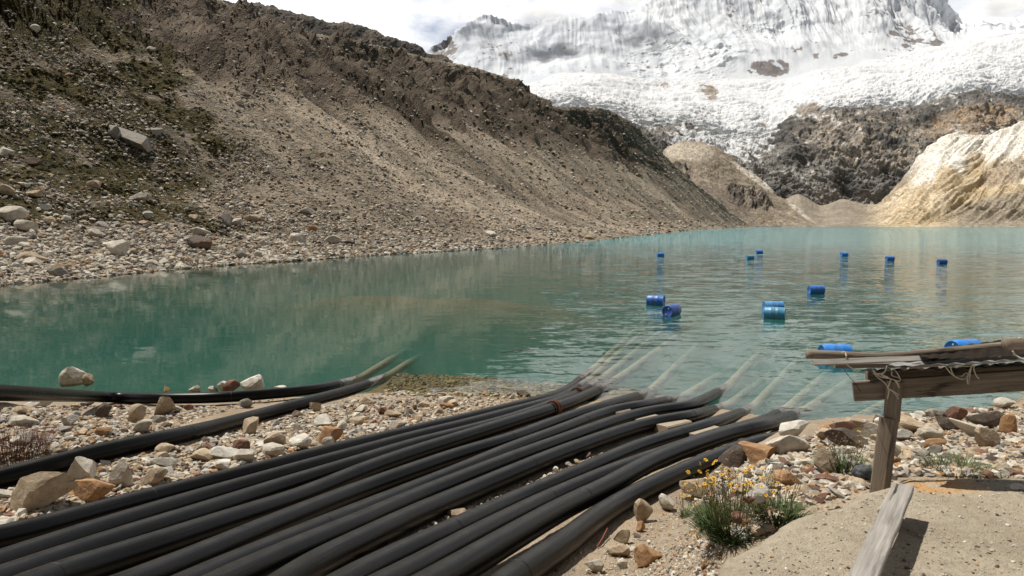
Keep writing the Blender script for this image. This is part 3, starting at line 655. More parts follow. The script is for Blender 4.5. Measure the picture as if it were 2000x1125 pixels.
# ------------------------------------------------------------------ pipes
RP = .126
PIPES = {
 1: ([(-500,738),(-200,757),(0,767),(200,775),(300,778),(400,777),(450,775),(600,762),(690,748)], (764,702), [455], [], "black pipe nearest the lake, running in almost level from the left edge"),
 2: ([(-400,1010),(-150,967),(0,934),(200,882),(370,846),(500,812),(600,785),(690,760),(745,744)], (800,708), [368,690], [], "black pipe lying apart between the stones, left of the big bundle"),
 3: ([(-500,1150),(-200,1092),(0,1054),(200,998),(300,972),(400,946),(500,921),(600,894),(700,869),(800,845),(900,821),(1000,796),(1060,781),(1110,761),(1146,735)], (1250,636), [297,925], [], "first pipe of the bundle beside the pale stones, with a long grey tip"),
 4: ([(-500,1240),(-200,1166),(0,1104),(100,1068),(200,1035),(300,1003),(400,972),(500,943),(600,914),(700,886),(800,858),(900,833),(1000,806),(1060,790),(1100,776),(1140,752)], (1262,644), [677,1045], [], "second pipe of the bundle, tucked just under the one beside the stones"),
 5: ([(-300,1240),(0,1138),(100,1101),(200,1067),(300,1034),(400,1002),(500,968),(600,936),(700,905),(800,873),(900,847),(1000,819),(1080,790),(1128,770),(1163,752)], (1290,648), [], [1128], "thin looking pipe with a rusty flange half hidden behind a larger flanged pipe"),
 6: ([(-200,1290),(0,1170),(100,1133),(200,1099),(300,1068),(400,1033),(500,1001),(600,967),(700,924),(800,888),(900,856),(1000,824),(1080,798),(1130,779),(1185,757)], (1345,640), [95,690], [1080], "black pipe with a rusty steel flange seen whole near the water"),
 7: ([(0,1250),(200,1168),(300,1128),(400,1086),(500,1042),(600,1000),(700,960),(800,923),(900,888),(1000,858),(1100,820),(1200,788),(1262,774)], (1345,690), [1000], [], "pipe next in front of the flanged one, ending in a short blunt tip"),
 8: ([(100,1280),(300,1180),(400,1131),(500,1088),(600,1045),(700,1003),(800,962),(900,921),(1000,878),(1100,840),(1150,819),(1200,802),(1250,793),(1322,785)], (1400,735), [628,1140], [], "pipe with a joint at mid length that flattens to a white ringed tip"),
 9: ([(200,1270),(400,1160),(500,1112),(600,1067),(700,1025),(800,979),(900,938),(1000,898),(1100,861),(1200,824),(1250,809),(1300,800),(1350,792),(1413,765)], (1482,690), [1000,1312], [], "pipe whose long grey tip curves up highest above the shallows"),
 10: ([(400,1260),(600,1112),(700,1062),(800,1012),(900,968),(1000,925),(1100,884),(1200,848),(1250,832),(1300,821),(1350,813),(1406,804)], (1475,752), [1036,1350], [], "thick looking pipe above the gap of broken stones in mid bundle"),
 11: ([(500,1250),(690,1132),(800,1077),(900,1030),(1000,981),(1100,938),(1200,893),(1250,872),(1300,856),(1350,841),(1400,825),(1461,808)], (1540,722), [880,1325], [], "pipe just below the gap of broken stones, with a joint beside the gap"),
 12: ([(600,1225),(800,1121),(900,1065),(1000,1012),(1070,977),(1150,942),(1200,921),(1300,885),(1400,850),(1490,824),(1524,812)], (1600,742), [1070], [], "pipe that slips behind its neighbour and shows a short tip beyond it"),
 13: ([(600,1290),(860,1133),(900,1110),(1000,1050),(1100,992),(1150,968),(1200,943),(1250,913),(1300,890),(1350,871),(1400,854),(1450,840),(1500,829),(1555,815)], (1640,756), [1140,1458], [], "long pipe with two joints whose pale tip ends above the big white rock"),
 14: ([(700,1400),(900,1215),(1000,1132),(1100,1064),(1150,1022),(1200,988),(1250,960),(1300,936),(1350,913),(1400,893),(1450,873),(1500,860),(1560,850),(1645,835)], (1740,782), [1012,1420], [], "pipe nearest the yellow flowers, passing under the white and orange rocks"),
}
LIFT = {10: .02, 13: .10, 12: 0.0, 1: .05, 9: .04}
AX = {}
def catmull(P, step):
    P = np.asarray(P, float); out = []
    Q = np.concatenate([2 * P[:1] - P[1:2], P, 2 * P[-1:] - P[-2:-1]])
    for i in range(1, len(Q) - 2):
        L = np.linalg.norm(Q[i + 1] - Q[i]); n = max(2, int(L / step)); t = np.linspace(0, 1, n, endpoint=False)[:, None]
        out.append(.5 * (2 * Q[i] + (Q[i + 1] - Q[i - 1]) * t + (2 * Q[i - 1] - 5 * Q[i] + 4 * Q[i + 1] - Q[i + 2]) * t * t + (3 * (Q[i] - Q[i + 1]) + Q[i + 2] - Q[i - 1]) * t ** 3))
    out.append(P[-1:]); return np.concatenate(out)
def even(P, step):
    d = np.concatenate([[0], np.cumsum(np.linalg.norm(np.diff(P, axis=0), axis=1))]); t = np.arange(0, d[-1], step)
    return np.stack([np.interp(t, d, P[:, k]) for k in range(3)], -1)
def smooth_line(P, w):
    k = np.hanning(2 * w + 3)[1:-1]; k /= k.sum(); Q = np.concatenate([2 * P[:1] - P[1:w + 1][::-1], P, 2 * P[-1:] - P[-w - 1:-1][::-1]])
    return np.stack([np.convolve(Q[:, i], k, 'valid') for i in range(3)], -1)
def tube(P, rad, seg=24, caps=True):
    P = np.asarray(P, float); n = len(P); T = np.gradient(P, axis=0); T /= np.linalg.norm(T, axis=1, keepdims=True) + 1e-12
    ref = np.array([0, 0, 1.0]); A = np.cross(T, ref); bad = np.linalg.norm(A, axis=1) < .05; A[bad] = np.cross(T[bad], [1, 0, 0]); A /= np.linalg.norm(A, axis=1, keepdims=True); B = np.cross(A, T)
    th = np.linspace(0, 2 * math.pi, seg, endpoint=False); rad = np.broadcast_to(rad, (n,))
    V = P[:, None] + rad[:, None, None] * (A[:, None] * np.cos(th)[None, :, None] + B[:, None] * np.sin(th)[None, :, None])
    i = np.arange(n - 1)[:, None] * seg; j = np.arange(seg)[None]; k = (j + 1) % seg
    F = np.stack([i + j, i + k, i + seg + k, i + seg + j], -1).reshape(-1, 4); V = V.reshape(-1, 3); Fs = [F]
    if caps:
        a, b = len(V), len(V) + 1; V = np.concatenate([V, P[:1], P[-1:]]); j = np.arange(seg); k = (j + 1) % seg
        Fs.append(np.concatenate([np.stack([np.full(seg, a), k, j], -1), np.stack([np.full(seg, b), (n - 1) * seg + j, (n - 1) * seg + k], -1)]))
    return V, Fs
def mat_pipe():
    m = M('black_polyethylene'); pos = m.pos(); tip = m.attr('tip'); al = m.attr('along'); ang = m.attr('ang')
    cv = m.n('ShaderNodeCombineXYZ'); m.L(al, cv.inputs[0]); m.L(ang, cv.inputs[1]); cv = cv.outputs[0]
    streak = m.noise(1.0, 6, .65, m.map(cv, (1.2, 26, 1))); scr = m.noise(1.0, 3, .5, m.map(cv, (.8, 90, 1), rot=(0, 0, .05)))
    dust = m.noise(2.6, 6, .6); fine = m.noise(90, 3)
    c = m.mix(m.ramp(streak, [(0.42, 0.0), (0.72, .55)]), (.0025, .0026, .0028), (.006, .0058, .0056))
    c = m.mix(m.ramp(dust, [(0.52, 0.0), (0.75, .25)]), c, (.018, .0165, .0145))
    c = m.mix(m.ramp(scr, [(0.665, 0.0), (0.70, .4)]), c, (.08, .078, .075))
    c = m.mix(m.ramp(fine, [(0.70, 0.0), (0.78, .35)]), c, (.15, .13, .11))
    # chalky lake deposit near the waterline, in wavy tide lines; olive silt below it
    wv = m.math('ADD', tip, m.math('MULTIPLY', m.noise(5, 4), .55))
    line = m.noise(1.0, 2, .5, m.map(cv, (16, 2.0, 1)), 1.2)
    dep = m.math('MULTIPLY', m.ramp(wv, [(0.86, 0.0), (1.15, 1.0)]), m.ramp(line, [(0.34, .35), (0.62, 1.0)]))
    c = m.mix(m.math('MULTIPLY', dep, .85), c, (.36, .35, .33))
    z = m.n('ShaderNodeSeparateXYZ'); m.L(pos, z.inputs[0])
    uw = m.ramp(m.math('ADD', z.outputs[2], .5), [(0.44, 1.0), (0.50, 0.0)])
    c = m.mix(uw, c, (.30, .29, .20))
    nz = m.n('ShaderNodeSeparateXYZ'); m.L(m.n('ShaderNodeNewGeometry').outputs['Normal'], nz.inputs[0])
    # thin dust along the crown, also painting the pipe's lit top into the colour
    c = m.mix(m.math('MULTIPLY', m.ramp(nz.outputs[2], [(0.80, 0.0), (1.0, 1.0)]), m.ramp(m.noise(4, 5, .6), [(0.3, .25), (0.7, .75)])), c, m.mix(uw, (.045, .043, .040), (.30, .29, .20)))
    ro = m.ramp(streak, [(0.3, .22), (0.7, .40)])
    return m.bsdf(c, ro, m.bump(m.math('ADD', streak, m.math('MULTIPLY', fine, .3)), .2, .003), .14)
MP = mat_pipe()
mm = M('weld_bead'); MW = mm.bsdf((.006, .006, .007), .5)
mm = M('rusty_steel'); cc = mm.ramp(mm.noise(18, 6, .65), [(0.3, (.05, .018, .010)), (0.55, (.17, .055, .025)), (0.75, (.27, .12, .055))]); MRU = mm.bsdf(cc, .85, mm.bump(mm.noise(40, 5), .5, .01))
def ring(C0, T, r0, r1, w, seg=32):
    """flat collar of inner radius r0, outer r1, width w round axis T at C0"""
    T = np.asarray(T) / np.linalg.norm(T); A = np.cross(T, [0, 0, 1]); A /= np.linalg.norm(A); B = np.cross(A, T)
    prof = [(r0, -w / 2), (r1 * .985, -w / 2), (r1, -w * .38), (r1, w * .38), (r1 * .985, w / 2), (r0, w / 2)]
    th = np.linspace(0, 2 * math.pi, seg, endpoint=False); V = []
    for a in th:
        for (r, d) in prof: V.append(C0 + T * d + r * (A * math.cos(a) + B * math.sin(a)))
    n = len(prof); i = np.arange(seg)[:, None] * n; j = np.arange(n)[None]; k = (j + 1) % n; i2 = (np.arange(seg)[:, None] + 1) % seg * n
    return np.array(V), np.stack([i + j, i + k, i2 + k, i2 + j], -1).reshape(-1, 4)
def build_pipes():
    for key, (pts, uw, seams, flanges, label) in PIPES.items():
        lift = LIFT.get(key, 0); W3 = []
        for i, (a, b) in enumerate(pts):
            W3.append(hit(a, b, RP + lift, floor=-.04, bank=False))
        W3 = np.array(W3)
        a, b = pts[-1]; W3[-1] = unproj(a, b, (CZ + .10) * FPX / (b - HOR)); W3[-1, 2] = -.10
        E = unproj(uw[0], uw[1], CZ * FPX / (uw[1] - HOR)); d = E - W3[-1]; d[2] = 0
        tipw = W3[-1].copy()
        ext = []
        for f, zz in ((.2, -.22), (.45, -.42), (.8, -.85), (1.2, -1.5), (1.6, -2.3)) if key > 2 else ((.3, -.17), (.65, -.21), (.9, -.32), (1.1, -1.1), (1.35, -2.3)):
            ppx, ppy = a + (uw[0] - a) * f, b + (uw[1] - b) * f
            ext.append(unproj(ppx, ppy, (CZ - zz) * FPX / (ppy - HOR)))
        Q = catmull(np.concatenate([W3, ext]), .12); Q = smooth_line(even(Q, .10), 9)
        Q = even(Q, .10)
        i0 = int(np.argmin(np.abs(Q[:, 2] + .08) + (np.linalg.norm(Q - tipw, axis=1) > 1.5) * 9))
        V, Fs = tube(Q, RP, 28)
        n = len(Q); al = np.arange(n) * .10
        tip = np.clip(1 - np.maximum(al[i0] - al, 0) / 2.2, 0, 1)
        rep = lambda q: np.concatenate([np.repeat(q, 28), q[:1], q[-1:]])
        ang = np.concatenate([np.tile(np.abs(np.linspace(-1, 1, 28, endpoint=False)), n), [0, 0]])
        o = mesh_obj('pipe', V, Fs, MP, smooth=True, attrs={'tip': rep(tip), 'along': rep(al + key * 13.7), 'ang': ang})
        props(o, label, 'pipe', 'black water pipes running down into the lake')
        AX[key] = Q
        pp, _ = proj(Q); pp[i0:] = -9999
        for sp in seams:
            i = int(np.argmin(np.abs(pp - sp))); T = Q[i + 1] - Q[i - 1]
            for dd in (-.006, .008):
                V2, F2 = ring(Q[i] + T / np.linalg.norm(T) * dd, T, RP * .96, RP * 1.018, .007)
                if dd < 0: VA, FA = V2, F2
                else: VA, FA = np.concatenate([VA, V2]), np.concatenate([FA, F2 + len(VA)])
            mesh_obj('weld_joint', VA, FA, MW, o, True)
        for sp in flanges:
            i = int(np.argmin(np.abs(pp - sp))); T = Q[i + 1] - Q[i - 1]; T = T / np.linalg.norm(T)
            for dd in (-.045, .045):
                V2, F2 = ring(Q[i] + T * dd, T, RP * .96, RP * 1.36, .035, 40)
                fo = mesh_obj('flange', V2, F2, MRU, o, False)
            V2, F2 = ring(Q[i] - T * .13, T, RP * .96, RP * 1.08, .12, 40); mesh_obj('stub_collar', V2, F2, MP, o, True)
build_pipes()
AXP = np.concatenate([a[a[:, 2] > -.15] for a in AX.values()])
def clear_of_pipes(P, size):
    """True where a stone of that size keeps off every pipe"""
    ok = np.ones(len(P), bool)
    for s in range(0, len(P), 400):
        d = np.hypot(P[s:s + 400, None, 0] - AXP[None, :, 0], P[s:s + 400, None, 1] - AXP[None, :, 1])
        ok[s:s + 400] = d.min(1) > (RP * .75 + np.asarray(size)[s:s + 400] * .8)
    return ok

# ------------------------------------------------------------------ timber sleeper under the pipes near the water
mm = M('pale_timber'); ob = mm.obj(); g = mm.noise(3, 6, .6, mm.map(ob, (1.2, 14, 14)))
MTP = mm.bsdf(mm.ramp(g, [(0.3, (.22, .18, .13)), (0.6, (.38, .32, .24)), (0.8, (.45, .39, .30))]), .9, mm.bump(g, .5, .01))
mm = M('grey_weathered_wood'); ob = mm.obj(); g = mm.noise(2.5, 7, .65, mm.map(ob, (1.0, 22, 22)), .5); g2 = mm.noise(3, 4)
cc = mm.ramp(g, [(0.28, (.12, .108, .095)), (0.5, (.27, .25, .225)), (0.75, (.40, .375, .34))]); cc = mm.mix(mm.ramp(g2, [(0.55, 0.0), (0.75, .6)]), cc, (.13, .115, .09))
MWG = mm.bsdf(cc, .85, mm.bump(g, .6, .006))
mm = M('brown_weathered_wood'); ob = mm.obj(); g = mm.noise(2.2, 7, .65, mm.map(ob, (1.0, 18, 18)), .6); g2 = mm.noise(5, 4, .6, mm.map(ob, (.6, 3, 3)))
cc = mm.ramp(g, [(0.28, (.075, .058, .042)), (0.5, (.175, .138, .100)), (0.75, (.28, .235, .18))]); cc = mm.mix(mm.ramp(g2, [(0.62, 0.0), (0.70, .85)]), cc, (.02, .015, .011))
MWB = mm.bsdf(cc, .85, mm.bump(g, .6, .006))
def plank(name, A, B, w, t, mat, parent=None, up=(0, 0, 1), rough=.0, crack=None, seg=40, taper=0.0):
    """sawn board from A to B, width w, thickness t, arrises worn; local X runs along the board"""
    A, B = np.asarray(A, float), np.asarray(B, float); L = np.linalg.norm(B - A); X = (B - A) / L; U = np.asarray(up, float); Y = np.cross(U, X); Y /= np.linalg.norm(Y); Z = np.cross(X, Y)
    nx, ny = seg, 13; xs = np.linspace(0, L, nx); b = min(w, t) * .12
    prof = [(-w / 2 + b, -t / 2), (w / 2 - b, -t / 2), (w / 2, -t / 2 + b), (w / 2, t / 2 - b)] + [(yy, t / 2) for yy in np.linspace(w / 2 - b, -w / 2 + b, ny)] + [(-w / 2, t / 2 - b), (-w / 2, -t / 2 + b)]
    prof = np.array(prof); k = len(prof); V = np.zeros((nx, k, 3)); V[..., 0] = xs[:, None]; V[..., 1:] = prof[None]
    sd_ = int(abs(A[0] * 1000)) % 90
    V[..., 1] += rough * fbm(V[..., 0] * 3, 0, 1, 3, sd_) * 2; V[..., 2] += rough * fbm(V[..., 0] * 3, V[..., 1] * 4, 4, 3, sd_ + 3)
    V[..., 1] *= (1 - taper * np.linspace(0, 1, nx))[:, None]
    if crack:
        cy0, cl, cw = crack; on = (V[..., 2] > t * .3); path = cy0 + .06 * w * pn(V[..., 0] * 9, 0, 0, 4)
        V[..., 2] -= on * t * .6 * np.clip(1 - np.abs(V[..., 1] - path) / cw, 0, 1) * sstep(cl, cl * .3, V[..., 0])
    i = np.arange(nx - 1)[:, None] * k; j = np.arange(k)[None]; j2 = (j + 1) % k
    F = [np.stack([i + j, i + k + j, i + k + j2, i + j2], -1).reshape(-1, 4), np.array([list(range(k))]), np.array([list(range((nx - 1) * k, nx * k))[::-1]])]
    o = mesh_obj(name, V.reshape(-1, 3), F, mat, parent)
    from mathutils import Matrix
    mtx = Matrix(((X[0], Y[0], Z[0], A[0]), (X[1], Y[1], Z[1], A[1]), (X[2], Y[2], Z[2], A[2]), (0, 0, 0, 1)))
    o.matrix_world = mtx if parent is None else parent.matrix_world.inverted() @ mtx
    if parent is not None: o.matrix_local = Matrix.Translation(-parent.location) @ mtx
    return o
A = hit(1120, 800, .03); B = hit(1425, 868, .03)
for i, (a, b, lab) in enumerate((((1150, 806), (1186, 799), "short pale timber block wedged beside the first curved pipes by the water"), ((1192, 812), (1222, 806), "small pale timber block between two pipes near the water"),
    ((1232, 827), (1276, 818), "pale timber block left of the two large ones under the pipes"), ((1290, 841), (1338, 829), "large pale timber block with a dark nail, left of the two big ones"), ((1346, 857), (1396, 842), "large pale timber block on the right, under the long two joint pipe"), ((1452, 857), (1482, 850), "thin pale timber end right of the long two joint pipe"))):
    P1 = hit(a[0], a[1], .05, floor=0.0, bank=False); P2 = hit(b[0], b[1], .05, floor=0.0, bank=False)
    o = plank('timber_block', P1, P2, .30, .20, MTP, rough=.004, seg=6); props(o, lab, 'timber block', 'timber blocks chocking the pipes')

# ------------------------------------------------------------------ stones on the near bank
def in_poly(px, py, poly):
    poly = np.asarray(poly, float); x, y = np.asarray(px), np.asarray(py); c = np.zeros(np.shape(x), bool); j = len(poly) - 1
    for i in range(len(poly)):
        xi, yi = poly[i]; xj, yj = poly[j]
        c ^= ((yi > y) != (yj > y)) & (x < (xj - xi) * (y - yi) / (yj - yi + 1e-12) + xi); j = i
    return c
def poly_pts(r, poly, n):
    poly = np.asarray(poly, float); a, b = poly.min(0), poly.max(0); out = np.zeros((0, 2))
    while len(out) < n:
        q = r.uniform(a, b, (n * 3, 2)); out = np.concatenate([out, q[in_poly(q[:, 0], q[:, 1], poly)]])
    return out[:n]
def fast_hit(px, py):
    """vectorised hit on the detailed ground"""
    px = np.asarray(px, float); py = np.asarray(py, float); lo = np.full(len(px), 1.5); hi = np.full(len(px), 60.0)
    Ds = 1.5 * 40 ** np.linspace(0, 1, 160); found = np.zeros(len(px), bool); best = np.full(len(px), 60.0); prev = 1.5
    for D in Ds:
        P = unproj(px, py, np.full(len(px), D)); below = (P[:, 2] <= ground_z(P[:, 0], P[:, 1])) & ~found
        hi[below] = D; lo[below] = prev; found |= below; prev = D
    for _ in range(14):
        m = (lo + hi) / 2; P = unproj(px, py, m); b = P[:, 2] <= ground_z(P[:, 0], P[:, 1]); hi = np.where(b, m, hi); lo = np.where(b, lo, m)
    return unproj(px, py, (lo + hi) / 2)
Z_A = [(0, 800), (150, 792), (440, 795), (560, 775), (400, 815), (330, 838), (0, 905)]
Z_B = [(0, 960), (180, 915), (400, 862), (600, 802), (700, 780), (800, 768), (1050, 770), (1090, 766), (1000, 785), (900, 808), (700, 855), (500, 905), (300, 950), (0, 1030)]
Z_D = [(1340, 975), (1420, 900), (1500, 868), (1600, 848), (1700, 824), (1850, 806), (2000, 790), (2060, 788), (2060, 935), (1760, 930), (1700, 945), (1660, 965), (1560, 992), (1480, 1045), (1400, 1060)]
Z_E = [(1120, 1140), (1190, 1070), (1330, 985), (1420, 1050), (1400, 1140)]
Z_F = [(620, 1130), (700, 1085), (860, 1010), (1020, 945), (1180, 880), (1190, 890), (1040, 955), (880, 1022), (760, 1085), (700, 1130)]
Z_G = [(745, 772), (770, 728), (1010, 728), (1150, 745), (1240, 770), (1060, 775)]
Z_ALL = [(-100, 1300), (-100, 730), (2100, 760), (2100, 1300)]
def gravel():
    r = np.random.default_rng(5); P = []; SZ = []
    for poly, n, s0, s1 in ((Z_A, 4200, .012, .085), (Z_B, 6500, .012, .10), (Z_D, 9000, .012, .085), (Z_E, 2600, .006, .030), (Z_F, 1400, .012, .06), (Z_G, 4200, .02, .10), (Z_ALL, 6500, .008, .04), ([(560,765),(1060,768),(1000,790),(820,835),(640,860),(500,830)], 3500, .012, .045)):
        q = poly_pts(r, poly, n); p = fast_hit(q[:, 0], q[:, 1]); s = s0 + (s1 - s0) * r.random(n) ** (3.0 if s1 < .08 else 2.2); P.append(p); SZ.append(s)
    P = np.concatenate(P); SZ = np.concatenate(SZ); k = clear_of_pipes(P, SZ * .5); P, SZ = P[k], SZ[k]
    k = ~((P[:, 1] < 5) & (P[:, 0] < -4)); P, SZ = P[k], SZ[k]
    o = stones('gravel', P, SZ, [30, 38, 6, 9, 15, 5, 5], 3, 1, .5, cuts=5); props(o, 'loose gravel and chips over the near bank', 'gravel', kind='stuff')
gravel()
MRC = [mat_rock('rock_face_a', bump=.5), mat_rock('rock_face_b', bump=.7, sc=1.6)]
def rock(P, size, kind, seed, label, group='loose rocks on the near bank', dims=None, yaw=None, tilt=(0, 0), sink=.22, name='rock', cuts=10, mat=None, level=3, cat='rock', cv=None):
    dims = dims or (1, R.uniform(.6, .95), R.uniform(.42, .7)); V, F = rock_shape(seed, level, dims, cuts, .045)
    V = (V * size) @ rotm(yaw if yaw is not None else R.uniform(0, 6.28), *tilt).T
    base = V[:, 2].min(); hgt = V[:, 2].max() - base; V[:, 2] -= base + hgt * sink
    c = np.array(PAL[kind]) * (cv or R.uniform(.85, 1.15))
    sp = 1 + .25 * fbm(V[:, 0] / size * 1.2, V[:, 1] / size * 1.2, V[:, 2] / size * 1.2, 3, seed % 77)
    col = np.clip(c[None] * sp[:, None], 0, 1)
    o = mesh_obj(name, V, F, mat or MRC[seed % 2], attrs={'col': col}); o.location = tuple(P)
    return props(o, label, cat, group)
